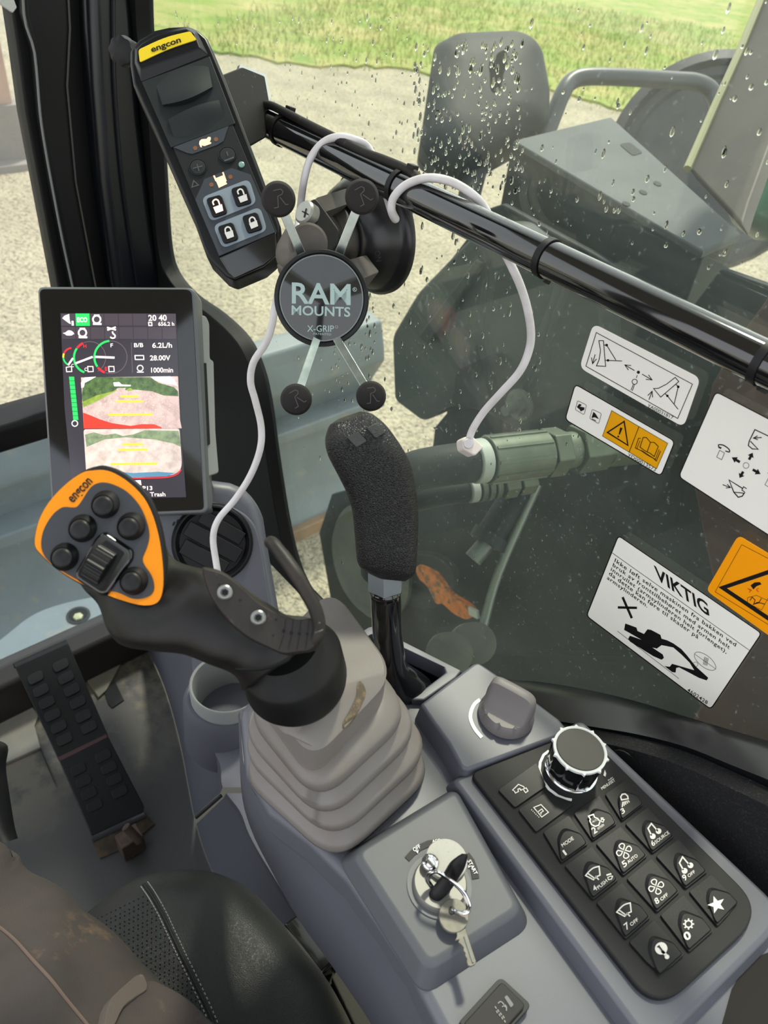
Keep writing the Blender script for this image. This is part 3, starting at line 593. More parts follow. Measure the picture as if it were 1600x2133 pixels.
def key(quad, rad=4):
    TL, TR, BR_, BL_ = quad
    top = [kz.px(x, y, .0016) for x, y in rr([TL, TR, BR_, BL_], rad, 4)]
    mb = MB().prism(top, (0, 0, -.004))
    q = lambda u, v: lerp(lerp(TL, TR, u), lerp(BL_, BR_, u), v)
    hump = rr([q(.24, .36), q(.62, .16), q(.985, .62), q(.97, .97), q(.04, .97), q(.03, .82)], [10, 14, 6, 4, 4, 6], 4)
    rb = [kz.px(x, y, .0014) for x, y in hump]; c = sum(rb, Vector()) / len(rb)
    rt = [kz.px(x, y, .0030) for x, y in rr([q(.30, .46), q(.64, .28), q(.965, .66), q(.945, .945), q(.065, .945), q(.08, .84)], [10, 14, 6, 4, 4, 6], 4)]
    mb.loft([rb, rt], False, True)
    return mb.build('key', KEY, kp, bev=.0005, seg=2)
KS = {}
for r in range(4):
    for c in range(3):
        a, b = BLp[r][c], BRp[r][c]; d, e = BLp[r + 1][c], BRp[r + 1][c]
        rad = 4
        if r == 3 and c == 0: rad = [4, 4, 4, 42]
        if r == 3 and c == 2: rad = [4, 4, 38, 4]
        KS[r, c] = key(((a[0] + 7, a[1] + 6), (b[0] + 7, b[1] + 6), e, d), rad)
for quad in ([(1038, 1645), (1118, 1588), (1138, 1637), (1073, 1682)], [(1080, 1686), (1138, 1650), (1198, 1673), (1117, 1733)]):
    KS[len(KS)] = slab(kz, rr(quad, 5), .0016, .004, 'key', KEY, kp, bev=.0005)
H = .0033
def A_(x, y): return (960 + x / 4, 1500 + y / 4)     # magnified picks
def B_(x, y): return (1100 + x / 4, 1660 + y / 4)
def C4(x, y): return (1200 + x / 4, 1833 + y / 4)
def note(d, f, pts):
    P = [f(*p) for p in pts]; d.line(P, 3); d.circ(P[0][0] + 2.5, P[0][1] + 1.5, 6, n=16); d.circ(P[-1][0] + 1.5, P[-1][1], 6, n=16)
def fan(d, cx, cy, s):
    for k in range(4):
        a = math.radians(k * 90 - 20); P = []
        for t, rad in ((-.1, .25), (-.55, .75), (-.35, 1.1), (.1, 1.15), (.42, .9), (.35, .55), (.1, .25)):
            P.append((cx + math.cos(a + t) * rad * s, cy + math.sin(a + t) * rad * s))
        d.line(spl(P, 3, True), 2.1, True)
def wiper(d, f, o):
    P = [f(x + o[0], y + o[1]) for x, y in ((480, 655), (510, 620), (545, 592), (592, 578))] ; Q = [f(x + o[0], y + o[1]) for x, y in ((600, 652), (570, 665), (545, 690))]
    d.line(spl(P, 3) + [Q[0], Q[1], Q[2]], 2.6, True); d.line([f(500 + o[0], 638 + o[1]), f(557 + o[0], 680 + o[1])], 2.6); d.line([f(562 + o[0], 660 + o[1]), f(590 + o[0], 690 + o[1])], 2.6)
d = Deco(kz, H)
d.text('MODE', A_(850, 1060), A_(944, 993), A_(835, 1035), .012).text('1', A_(872, 1128), A_(886, 1118), A_(845, 1090), .012)
d.build('symbol', SYM, KS[0, 0])
d = Deco(kz, H); d.text('2', A_(1110, 950), A_(1140, 930), A_(1084, 905), .012).text('n/min', A_(1145, 915), A_(1198, 878), A_(1130, 893), .008, shear=.2)
d.line([A_(*p) for p in ((1065, 800), (1105, 785), (1115, 810), (1140, 820), (1160, 845), (1150, 875), (1120, 885), (1090, 870), (1075, 840), (1080, 825))], 2.6, True).line([A_(1170, 815), A_(1185, 815), A_(1182, 828), A_(1195, 828), A_(1185, 850), A_(1160, 842), A_(1172, 832)], 1.8, True)
d.text('AUTO', A_(1098, 856), A_(1142, 836), A_(1094, 840), .01); d.build('symbol', SYM, KS[0, 1])
d = Deco(kz, H); d.text('3', A_(1345, 785), A_(1372, 765), A_(1326, 748), .012)
d.line([A_(*p) for p in ((1340, 665), (1332, 640), (1345, 618), (1370, 615), (1390, 632), (1395, 655))], 2.8, True)
for k in range(5): d.line([A_(1350 + k * 11, 680 - k * 3), A_(1345 + k * 15, 725 - k * 10)], 2.2)
d.build('symbol', SYM, KS[0, 2])
d = Deco(kz, H); wiper(d, B_, (0, 0)); d.text('4', B_(555, 790), B_(580, 770), B_(532, 752), .012).text('PUSH', B_(590, 770), B_(665, 705), B_(572, 748), .01)
d.line([B_(*p) for p in ((665, 670), (690, 660), (705, 660), (695, 685), (670, 690))], 1.7, True)
for k in range(3): d.circ(*B_(660 + k * 14, 650 - k * 4), 2, n=8)
d.build('symbol', SYM, KS[1, 0])
d = Deco(kz, H); fan(d, *B_(800, 450), 14); d.text('5', B_(800, 590), B_(830, 565), B_(776, 548), .012).text('AUTO', B_(838, 556), B_(918, 495), B_(822, 535), .01); d.build('symbol', SYM, KS[1, 1])
d = Deco(kz, H); note(d, B_, ((1030, 322), (1000, 262), (1028, 222), (1082, 285))); d.text('6', B_(1040, 412), B_(1064, 395), B_(1018, 375), .012).text('SOURCE', B_(1068, 390), B_(1182, 303), B_(1052, 368), .01); d.build('symbol', SYM, KS[1, 2])
d = Deco(kz, H); wiper(d, B_, (260, 305)); d.text('7', B_(820, 1110), B_(850, 1085), B_(795, 1065), .012).text('OFF', B_(860, 1078), B_(922, 1030), B_(845, 1055), .01); d.build('symbol', SYM, KS[2, 0])
d = Deco(kz, H); fan(d, *B_(1068, 748), 14); d.text('8', B_(1070, 897), B_(1098, 875), B_(1048, 855), .012).text('OFF', B_(1112, 868), B_(1170, 820), B_(1098, 846), .01); d.build('symbol', SYM, KS[2, 1])
d = Deco(kz, H); note(d, B_, ((1295, 610), (1262, 550), (1288, 500), (1348, 570))); d.text('9', B_(1305, 702), B_(1330, 682), B_(1280, 660), .012).text('OFF', B_(1340, 672), B_(1396, 630), B_(1326, 650), .01); d.build('symbol', SYM, KS[2, 2])
d = Deco(kz, H); d.circ(*C4(710, 570), 13, n=24).circ(*C4(758, 640), 5, n=12); d.line([C4(715, 590), C4(750, 625)], 6); d.build('symbol', SYM, KS[3, 0])
d2 = Deco(kz, H + .0002); d2.line([C4(722, 595), C4(698, 560)], 3.4).poly([C4(672, 558), C4(695, 540), C4(705, 568)]); d2.build('arrow', KEY, KS[3, 0])
d = Deco(kz, H); d.circ(*C4(938, 367), 7, 2.6, n=18)
for k in range(8):
    a = k * math.pi / 4; cx, cy = C4(938, 367); d.line([(cx + 8.5 * math.cos(a), cy + 8.5 * math.sin(a)), (cx + 11.5 * math.cos(a), cy + 11.5 * math.sin(a))], 3)
d.text('0', C4(915, 508), C4(965, 478), C4(888, 452), .03); d.build('symbol', SYM, KS[3, 1])
d = Deco(kz, H); cx, cy = C4(1172, 205); d.poly([(cx + (19 if k % 2 == 0 else 8) * math.sin(k * math.pi / 5 - .35), cy - (19 if k % 2 == 0 else 8) * math.cos(k * math.pi / 5 - .35)) for k in range(10)]); d.build('symbol', SYM, KS[3, 2])
d = Deco(kz, .002); d.line([A_(*p) for p in ((440, 590), (432, 582), (480, 535), (525, 555), (530, 570))], 2).line([A_(445, 588), A_(455, 608), A_(480, 595), A_(476, 575), A_(492, 570), A_(500, 585), A_(520, 575)], 2).line([A_(518, 575), A_(545, 565), A_(560, 590), A_(540, 605)], 2, True); d.build('symbol', SYM, KS[12])
d = Deco(kz, .002); d.line([A_(*p) for p in ((608, 728), (668, 704), (730, 768), (675, 808))], 2, True).line([A_(635, 770), A_(675, 740), A_(688, 758), A_(665, 772), A_(672, 785)], 1.8)
for k in range(6): d.line([A_(588 + k * 12, 745 + k * 12), A_(593 + k * 12, 750 + k * 12)], 2)
d.build('symbol', SYM, KS[13])
# scroll knob
kn = Z(ZK).px(1189, 1604)
MB().lathe(kn, (0, 0, 1), [(.0172, 0), (.0172, .002), (.0160, .003)], 48).build('chrome_ring', CHR, kp)
def crown(z, r0, r1): return [kn + Vector((math.cos(a), math.sin(a), 0)) * (r1 if k % 8 in (0, 1, 7) and k % 8 == 0 else r0) + Vector((0, 0, z)) for k, a in ((k, 2 * math.pi * k / 80 + .2) for k in range(80))]
MB().loft([crown(.0025, .0158, .0162), crown(.012, .0163, .0170), crown(.0222, .0165, .0178)], True, True).build('knob_body', BLKG, kp, angle=25)
MB().loft([crown(.0222, .0168, .0183), crown(.0240, .0168, .0183), crown(.0243, .0158, .0160), crown(.0238, .0148, .0148)], True, False).build('knob_rim', mat('satin_silver', (196, 198, 198), .4), kp, angle=20)
MB().lathe(kn, (0, 0, 1), [(.0150, .0225), (.0150, .0240), (.0146, .0243)], 48).build('knob_cap', mat('knob_cap', (44, 41, 40), .5), kp, angle=12)
d = Deco(kz, .0004); d.line([A_(735, 255), A_(690, 290), A_(662, 350), A_(655, 420), A_(680, 500), A_(735, 575), A_(810, 632), A_(870, 655), A_(925, 665)], 5.5); d.build('scale_arc', WHT, kp)
d = Deco(kz, .0004); d.text('PUSH', A_(1232, 508), A_(1268, 482), A_(1226, 498), .01).text('MENU/SET', A_(1178, 583), A_(1288, 507), A_(1166, 562), .012).poly([A_(1200, 412), A_(1212, 445), A_(1205, 472), A_(1188, 460)]); d.build('lettering', SYM, kp)
# ================================================================ throttle dial
KNB = mat('dial_grey', (112, 107, 107), .5, bump=(1500, .05), dust=(300, (160, 154, 146), .68, .4))
dl = thing('throttle_dial', 'large grey-brown rotary dial with a raised grip, near the window', 'dial', Z(ZC + .018).px(1053, 1490))
dz = Z(ZC + .018); dc = dz.px(1053, 1491)
def scal(z, r, dep): return [dc + Vector((math.cos(a), math.sin(a), 0)) * (r - dep * max(0, math.cos(a * 9)) ** 6) + Vector((0, 0, z)) for a in (2 * math.pi * k / 108 for k in range(108))]
MB().loft([scal(.0006, .0178, 0), scal(.001, .0188, 0), scal(.003, .0190, 0), scal(.0085, .0176, .0016), scal(.0100, .0166, .0020)], True, True).build('dial_skirt', KNB, dl, angle=50)
e1 = (Z(ZC + .045).px(1097, 1470) - Z(ZC + .045).px(1001, 1420)); e1.z = 0; e1.normalize(); e2 = Vector((-e1.y, e1.x, 0))
if e2.dot(CAM - dc) < 0: e2 = -e2
def wing(prof, off, th):
    return [dc + e1 * a + e2 * off + Vector((0, 0, z)) for a, z in prof]
rings = []
for off, sc, zs in ((-.0125, .80, .35), (-.0095, .94, .75), (-.0055, 1.0, .97), (-.0025, 1.0, 1.0), (.0006, 1.0, .95), (.0022, .98, .74), (.0045, .96, .44), (.0080, .92, .22), (.0128, .70, .06)):
    pr = [(-.0168, 0), (-.0170, .006), (-.0166, .013), (-.0150, .0180), (-.0118, .0200), (-.004, .0202), (.005, .0198), (.0105, .0188), (.0145, .0150), (.0165, .007), (.0168, 0)]
    rings.append([dc + e1 * (a * sc) + e2 * off + Vector((0, 0, .008 + z * zs)) for a, z in spl(pr, 3)])
MB().loft(rings).build('dial_grip', KNB, dl, angle=50)
d = Deco(dz, .0004); a0 = [(1000, 1457), (989, 1466), (982, 1480), (980, 1494), (984, 1508), (992, 1522), (1004, 1536)]; d.line(spl(a0, 4), 7.5); d.build('scale_arc', WHT, dl)
# ================================================================ ignition switch, keys
ZI = ZC + .014; iz = Z(ZI)
def D_(x, y): return (720 + x / 4, 1680 + y / 4)
ig = thing('ignition_switch', 'round silver ignition switch with a swing cover on its grey block', 'ignition switch', iz.px(917, 1840))
def disc_px(fr, c, ax, ay, h): return [fr.px(*p, h) for p in ell(c[0], c[1], ax, ay, 0, 48)]
ic = iz.px(*D_(780, 660)); rad = (iz.px(*D_(560, 660)) - ic).length
MB().lathe(ic, (0, 0, 1), [(rad * 1.22, 0), (rad * 1.22, .0008), (rad * 1.12, .0008)], 48).build('seat_ring', mat('console_ring', (98, 100, 104), .5), ig)
MB().lathe(ic, (0, 0, 1), [(rad * 1.03, 0), (rad * 1.03, .002), (rad, .0042), (rad * .96, .005)], 48).build('bezel', mat('bezel_steel', (118, 117, 113), .45, metal=.4), ig)
SPK = mat('speckled_silver', (176, 174, 166), .6, dust=(1400, (138, 136, 128), .55, .6))
cvz = Z(ZI + .0075); cc_ = cvz.px(*D_(842, 440)); cr_ = (cvz.px(*D_(670, 440)) - cc_).length
MB().lathe(cc_, (0, 0, 1), [(cr_, -.0022), (cr_, .0004), (cr_ * .97, .0008)], 48).build('swing_cover', SPK, ig)
pv = cvz.px(*D_(705, 470), .0008); MB().lathe(pv, (0, 0, 1), [(.0050, 0), (.0050, .0012), (.0042, .0022), (.0022, .0030), (.0004, .0032)], 24).build('pivot_rivet', CHR, ig)
d = Deco(iz, .0005); d.line([D_(512, 438), D_(560, 385), D_(620, 340), D_(690, 308), D_(760, 296)], 13); d.line([D_(1005, 400), D_(1045, 455), D_(1072, 525), D_(1085, 600)], 15); o = d.build('position_label', BLK, ig)
d = Deco(iz, .0009); d.text('OFF', D_(572, 378), D_(628, 340), D_(556, 350), .015).poly([D_(585, 372), D_(608, 362), D_(602, 392)]).text('ACC', D_(724, 300), D_(790, 290), D_(720, 278), .015).text('START', D_(1016, 452), D_(1076, 570), D_(1042, 440), .015).poly([D_(1022, 488), D_(1042, 498), D_(1024, 512)]); d.build('lettering', WHT, o)
ky = thing('ignition_key', 'black headed key standing in the ignition switch', 'key', ic + Vector((0, 0, .006)))
kh = Fr(at(*D_(850, 600), dz.px(917, 1840).__sub__(CAM).dot(AZ) - .028), (0, 0, 1))
dk = (iz.px(*D_(850, 600)) - CAM).dot(AZ) - .016
sloft([(*D_(1010, 395), *D_(970, 392), dk - .006, .0016), (*D_(1015, 425), *D_(925, 420), dk - .005, .003), (*D_(985, 520), *D_(870, 470), dk - .003, .004), (*D_(930, 610), *D_(815, 560), dk, .004), (*D_(870, 700), *D_(755, 640), dk + .002, .004), (*D_(790, 780), *D_(700, 715), dk + .003, .0034), (*D_(742, 805), *D_(697, 775), dk + .004, .002)], 'key_head', BLKS, ky, e=2.4)
MB().box(at(*D_(850, 640), dk + .006), (.002, .0035, 0), (.0006, -.0004, 0), (0, 0, .010)).build('key_blade', STEEL, ky)
rg = thing('split_ring', 'steel split ring through the black key head', 'key ring', at(*D_(850, 720), dk))
ringp = [at(x, y, dd) for x, y, dd in ((*D_(690, 640), dk + .003), (*D_(672, 600), dk - .002), (*D_(700, 550), dk - .005), (*D_(760, 545), dk - .007), (*D_(830, 590), dk - .008), (*D_(910, 650), dk - .008), (*D_(975, 720), dk - .008), (*D_(1010, 800), dk - .008), (*D_(1010, 865), dk - .007), (*D_(960, 885), dk - .006), (*D_(890, 860), dk - .003), (*D_(820, 790), dk + .004), (*D_(740, 710), dk + .006))]
cl = spl(ringp, 6, True); MB().tube(cl + [cl[0]], .0009, 8).build('ring_turn', CHR, rg)
MB().tube([p + Vector((.0004, -.0012, .0010)) for p in cl + [cl[0]]], .0009, 8).build('ring_turn', CHR, rg)
BRS = mat('nickel_key', (112, 109, 100), .5, metal=.3, var=(200, (92, 88, 80), .7))
sk = thing('spare_key', 'small nickel key with round bow hanging from the split ring', 'key', at(*D_(930, 1000), dk))
kfr = Z(ZI + .0065)
bow = ell(*D_(902, 908), 31, 36, -8, 32)
slab(kfr, bow, 0, .0020, 'key_bow', BRS, sk, bev=.0004)
slab(kfr, ell(*D_(886, 866), 7, 9, 0, 16), .0003, .0005, 'bow_hole', BLK, sk)
slab(kfr, [D_(*p) for p in ((925, 1050), (955, 1040), (1000, 1010), (1012, 1060), (1088, 1290), (1080, 1315), (1045, 1332), (1020, 1325), (1008, 1290), (1012, 1270), (995, 1240), (998, 1220), (982, 1200), (984, 1175), (965, 1150), (938, 1130), (945, 1110), (912, 1115), (928, 1080))], -.0002, .0016, 'key_blade', BRS, sk, bev=.0003)
MB().tube([kfr.px(*D_(x, y), .0001) for x, y in ((990, 1080), (1062, 1300))], .0005, 6).build('blade_groove', STEEL, sk)
# rocker switches
SWB = mat('switch_frame', (32, 33, 35), .4); SWT = mat('switch_top', (40, 38, 38), .55, dust=(300, (90, 84, 76), .68, .4))
sw = thing('rocker_switch', 'black rocker switch with a mist symbol at the console front edge', 'switch', Z(ZC).px(1040, 2090))
sz = Z(ZC + .005)
slab(sz, rr([(1043, 2034), (1108, 2094), (1030, 2180), (955, 2130)], [14, 14, 8, 8]), 0, .007, 'frame', SWB, sw, bev=.0015)
rk = slab(sz, rr([(1046, 2044), (1096, 2094), (1022, 2176), (966, 2132)], [8, 10, 6, 6]), .0022, .003, 'rocker', SWT, sw, bev=.0008)
d = Deco(sz, .0026)
for k in range(4):
    x0, y0 = D_(1245 + k * 22, 1665 + k * 26); d.line([(x0, y0), (x0 + 3, y0 + 5)], 2.2).line([(x0 + 3, y0 + 9), (x0 + 5, y0 + 14)], 2.2)
for k in range(2): d.line(spl([D_(1270 + k * 35, 1640 + k * 30), D_(1290 + k * 35, 1625 + k * 28), D_(1312 + k * 28, 1640 + k * 30), D_(1330 + k * 10, 1672 + k * 30)], 3), 2)
d.build('symbol', mat('faded_print', (140, 140, 136), .6), rk)
slab(sz, rr([D_(1322, 1588), D_(1345, 1570), D_(1402, 1650), D_(1378, 1676)], 3), .0026, .0004, 'indicator_lens', mat('lens_grey', (92, 92, 94), .4), rk)
sw2 = thing('rocker_switch', 'black rocker switch cut off at the right edge below the keypad', 'switch', Z(ZC - .01).px(1600, 2070))
sz2 = Z(ZC - .004)
slab(sz2, rr([(1566, 2050), (1640, 1980), (1720, 2060), (1620, 2150), (1572, 2090)], 8), 0, .007, 'frame', SWB, sw2, bev=.0015)
slab(sz2, rr([(1578, 2052), (1640, 1995), (1700, 2060), (1620, 2132), (1582, 2086)], 8), .002, .003, 'rocker', SWT, sw2, bev=.0008)
slab(Z(ZC + .0005), [(1560, 2000), (1660, 1960), (1800, 2100), (1560, 2240), (1500, 2150), (1525, 2060)], 0, .001, 'switch_bay', mat('bay_brown', (26, 22, 20), .7), con)
# ================================================================ joystick with its boot
BOOT = mat('boot_rubber', (116, 111, 108), .45, var=(22, (106, 98, 93), .8), dust=(90, (120, 104, 86), .60, .4), bump=(900, .05))
js = thing('joystick', 'black joystick with an orange rimmed button head rising from a grey ribbed boot', 'joystick', Z(ZC).px(700, 1590))
def sq(z, L, B, Rr, rad, sc=1.0, n=8):
    L, B, Rr = Vector(L), Vector(B), Vector(Rr); T = L + Rr - B; c = (L + Rr) / 2
    return lift(z, rr([tuple(c + (q - c) * sc) for q in (L, B, Rr, T)], rad, n))
st = [(.700, (486, 1608), (702, 1806), (917, 1604), 85, 1), (.709, (486, 1606), (702, 1802), (917, 1600), 85, 1.0), (.715, (486, 1590), (700, 1788), (914, 1588), 85, .985), (.7175, (488, 1580), (698, 1780), (913, 1580), 85, .80), (.721, (487, 1568), (696, 1772), (912, 1572), 85, .80),
      (.7235, (484, 1560), (694, 1764), (912, 1562), 85, .985), (.729, (484, 1552), (692, 1758), (911, 1553), 85, 1), (.735, (485, 1543), (688, 1750), (906, 1545), 85, .985), (.7375, (486, 1536), (684, 1742), (902, 1538), 85, .79), (.741, (487, 1524), (680, 1732), (896, 1528), 85, .79),
      (.7435, (487, 1518), (676, 1724), (891, 1521), 85, .985), (.749, (487, 1512), (673, 1716), (888, 1514), 85, 1), (.755, (489, 1505), (670, 1708), (884, 1508), 85, .985), (.7575, (492, 1498), (668, 1700), (880, 1503), 85, .79), (.761, (496, 1488), (665, 1690), (872, 1497), 85, .79),
      (.7635, (499, 1480), (662, 1682), (866, 1492), 80, .985), (.769, (501, 1474), (660, 1674), (862, 1487), 80, 1), (.776, (504, 1466), (658, 1664), (856, 1478), 78, .985), (.7785, (510, 1458), (655, 1652), (846, 1466), 70, .90), (.780, (514, 1452), (652, 1640), (838, 1455), 70, .88)]
MB().loft([sq(z, a, b, c, r, s) for z, a, b, c, r, s in st], True, True).build('boot', BOOT, js, angle=80)
q0 = sq(.779, (518, 1446), (648, 1628), (818, 1446), 60); q1 = [p + Vector((0, 0, .019)) for p in q0]; cq = sum(q1, Vector()) / len(q1)
q2 = [p + (cq - p).normalized() * .0016 + Vector((0, 0, .0014)) for p in q1]; qa = [p + (cq - p).normalized() * .0035 - Vector((0, 0, .003)) for p in q0]
top_c = Z(.806).px(618, 1424)
q3 = [top_c + (p - cq) * .62 + Vector((0, 0, p.z - p.z)) for p in q1]; q3 = [Vector((p.x, p.y, .806)) for p in q3]
q4 = [top_c + (p - cq) * .5 for p in q1]; q4 = [Vector((p.x, p.y, .816)) for p in q4]
bt = MB().loft([qa, q0, q1, q2, q3, q4], True, True).build('boot_top', BOOT, js, angle=24)
sbt = SurfFr([bt], .4); Deco(sbt, .0005).poly(spl([(752, 1420), (762, 1444), (750, 1474), (732, 1504), (718, 1518), (714, 1508), (730, 1478), (742, 1450), (744, 1428)], 3, True)).build('boot_slot', mat('dusty_slot', (84, 74, 62), .9, dust=(300, (124, 108, 82), .5, .7)), bt)
# collar skirt
def ering(z, cx, cy, a, b, ang): return lift(z, ell(cx, cy, a, b, ang, 48))
MB().loft([ering(.812, 624, 1424, 92, 84, -25), ering(.8145, 620, 1420, 104, 92, -28), ering(.818, 616, 1414, 110, 96, -30), ering(.838, 608, 1380, 110, 84, -30), ering(.8405, 606, 1375, 106, 79, -30), ering(.846, 600, 1360, 88, 64, -30), ering(.850, 594, 1350, 74, 52, -30)], True, True).build('collar', mat('collar_rubber', (13, 13, 14), .5, dust=(160, (108, 98, 88), .66, .35)), js, angle=38)
GRP = mat('grip_rubber', (16, 15, 16), .38, var=(40, (26, 24, 24), .8), dust=(220, (110, 100, 92), .70, .25))
dG = .362
gst = [(300, 1040, 150, 1180, dG + .032, .014), (326, 1090, 178, 1222, dG + .030, .019), (342, 1138, 210, 1254, dG + .027, .021), (360, 1166, 228, 1304, dG + .022, .021), (390, 1180, 258, 1338, dG + .016, .021), (432, 1190, 318, 1350, dG + .010, .022), (488, 1213, 385, 1357, dG + .006, .022), (540, 1250, 440, 1378, dG + .002, .022), (585, 1280, 482, 1394, dG + .002, .022), (640, 1288, 500, 1410, dG + .003, .023), (690, 1312, 512, 1436, dG + .006, .024)]
grip = sloft(gst, 'grip', GRP, js, e=2.4, n=36, sm=5, angle=80)
MB().tube([SurfFr([grip]).px(x, y, -.0003) for x, y in spl([(492, 1394), (540, 1394), (575, 1386), (600, 1374), (606, 1362)], 3)], .0009, 6).build('grip_seam', PIL2, js)
# head plate
def E_(x, y): return (x / 2, 920 + y / 2)
hf = P3((*E_(140, 400), dG), (*E_(420, 100), dG + .006), (*E_(640, 680), dG - .004))
ob = [E_(*p) for p in ((400, 97), (440, 95), (500, 115), (560, 155), (610, 205), (642, 255), (665, 320), (680, 400), (688, 480), (690, 560), (685, 620), (670, 660), (640, 684), (590, 690), (510, 670), (400, 630), (300, 580), (220, 525), (165, 475), (138, 435), (140, 380), (160, 310), (200, 245), (270, 170), (340, 118))]
slab(hf, spl(ob, 3, True), 0, .020, 'head_shell', BLK, js, taper=-.004, bev=.0018)
ora = [E_(*p) for p in ((385, 120), (432, 118), (480, 133), (540, 172), (598, 232), (638, 312), (666, 420), (679, 540), (676, 625), (655, 670), (600, 682), (515, 663), (405, 622), (300, 570), (222, 517), (170, 468), (146, 432), (150, 375), (172, 305), (220, 232), (285, 168), (345, 128))]
ORG = mat('orange_label', (228, 136, 6), .5, spec=.25, var=(90, (220, 128, 5), .5))
olab = slab(hf, spl(ora, 3, True), .0005, .0008, 'orange_rim', ORG, js, smooth=False)
inn = [E_(*p) for p in ((370, 200), (395, 178), (430, 170), (475, 180), (530, 210), (580, 265), (610, 330), (622, 390), (612, 440), (594, 485), (602, 515), (630, 556), (642, 600), (634, 632), (600, 652), (552, 654), (505, 634), (470, 624), (430, 630), (400, 620), (330, 580), (255, 537), (200, 495), (176, 455), (172, 410), (185, 360), (215, 310), (242, 284), (268, 272), (312, 274), (334, 256))]
HPN = mat('head_panel', (42, 44, 50), .5, dust=(260, (110, 106, 100), .70, .4))
slab(hf, spl(inn, 3, True), .0009, .0008, 'button_panel', HPN, js, smooth=False)
Deco(hf, .0008).text('engcon', E_(303, 256), E_(387, 168), E_(274, 228), .02).build('lettering', BLK, olab)
BTN = mat('button_rubber', (20, 20, 22), .42, dust=(300, (96, 92, 88), .71, .4))
for bx, by in ((427, 267), (332, 366), (534, 358), (257, 485), (545, 585)):
    cx, cy = E_(bx, by); c0 = hf.px(*E_(bx + 13, by - 5), .0008); n = hf.n; c1 = hf.px(cx, cy, .0035); c2 = hf.px(cx, cy, .0060)
    r0 = (hf.px(*E_(bx + 13 + 60, by - 5), .0008) - c0).length; r1 = r0 * .80; r2 = (hf.px(*E_(bx + 44, by), .005) - hf.px(cx, cy, .005)).length
    U = n.orthogonal().normalized(); W = n.cross(U)
    rg_ = lambda c, r, h=0: [c + n * h + (U * math.cos(t) + W * math.sin(t)) * r for t in (2 * math.pi * k / 32 for k in range(32))]
    col = MB().loft([rg_(c0, r0), rg_(c0, r0 * .985, .0007), rg_(c1, r1, -.0006), rg_(c1, r1 * .96), rg_(c1, r2 * 1.07, 0), rg_(c1, r2 * 1.03, -.0012)], False, True).build('button_collar', BTN, js, angle=60)
    MB().loft([rg_(c1, r2, -.001), rg_(c2, r2, -.0006), rg_(c2, r2 * .93, .0002), rg_(c2, r2 * .7, .0008), rg_(c2, r2 * .4, .0012), rg_(c2, r2 * .12, .0013)], False, True).build('button', BTN, col, angle=50)
rf = [E_(*p) for p in ((432, 378), (546, 455), (542, 490), (440, 632), (415, 632), (316, 566), (318, 540), (400, 400))]
slab(hf, rr(rf, [10, 8, 6, 8, 8, 8, 6, 8], 5), .0030, .003, 'roller_frame', BLKG, js, taper=.0015, bev=.0010)
slab(hf, rr([E_(*p) for p in ((440, 408), (518, 462), (428, 612), (402, 612), (336, 570), (340, 548))], 5), .0033, .0004, 'roller_slot', PIL2, js, smooth=False)
ra_, rb_ = hf.px(*E_(388, 488), 0), hf.px(*E_(462, 532), 0); ax = (rb_ - ra_).normalized(); half = (hf.px(*E_(347, 556), 0) - hf.px(*E_(503, 474), 0)).length
rc = hf.px(*E_(424, 513), 0) - hf.n * .0035; al = (ax.cross(hf.n)).normalized(); Rw = .0112
mb = MB(); prof = []
for k in range(96):
    t = 2 * math.pi * k / 96; r_ = Rw * (1 - (.05 if k % 4 < 2 else 0)); prof.append((al * math.cos(t) + hf.n * math.sin(t)) * r_)
hw = (rb_ - ra_).length * .5
mb.loft([[rc - ax * hw + p * .92 for p in prof], [rc - ax * hw * .9 + p for p in prof], [rc + ax * hw * .9 + p for p in prof], [rc + ax * hw + p * .92 for p in prof]]).build('roller', BLKS, js, angle=30)
# hand strap
PADM = mat('strap_rubber', (34, 30, 28), .5, spec=.35, var=(60, (44, 38, 34), .8), dust=(190, (116, 100, 84), .62, .4))
sg = SurfFr([grip] + [o for o in js.children if o.name.startswith('collar')], dG)
pad = [E_(*p) for p in ((848, 540), (872, 535), (930, 552), (1000, 602), (1060, 660), (1130, 705), (1190, 730), (1245, 742), (1300, 735), (1326, 760), (1332, 820), (1290, 866), (1240, 874), (1180, 880), (1120, 855), (1040, 815), (970, 760), (910, 690), (870, 620))]
pf = P3((*E_(860, 560), dG - .022), (*E_(1240, 740), dG - .021), (*E_(1100, 840), dG - .023))
pd = slab(pf, spl(pad, 3, True), 0, .006, 'strap_pad', PADM, js, taper=.002, bev=.0015)
for sx, sy in ((938, 628), (1077, 733)):
    c = pf.px(*E_(sx, sy)); s_ = MB().lathe(c, pf.n, [(.0034, -.001), (.0034, .0008), (.0028, .0013), (.0019, .0013), (.0017, .0005)], 20).build('strap_screw', STEEL, pd)
    MB().lathe(c, pf.n, [(.0016, .0002), (.0016, .0008)], 6).build('screw_socket', PIL2, pd)
dd = Deco(pf, .0004)
for x, y, r in ((1182, 790, 4), (1214, 797, 4), (1247, 800, 3.6), (1280, 801, 3), (1000, 661, 2.4), (1150, 742, 2.4), (1138, 808, 2), (912, 596, 2)): dd.circ(*E_(x, y), r, n=10)
for x, l in ((1184, -8), (1216, -2), (1249, 2), (1282, 4)): dd.line([E_(x + 6, 740), E_(x, 790)], 1.2).line([E_(x - 1, 805), E_(x - 14 + l, 866)], 1.2)
dd.build('slots', PIL2, pd)
dA = dG - .021
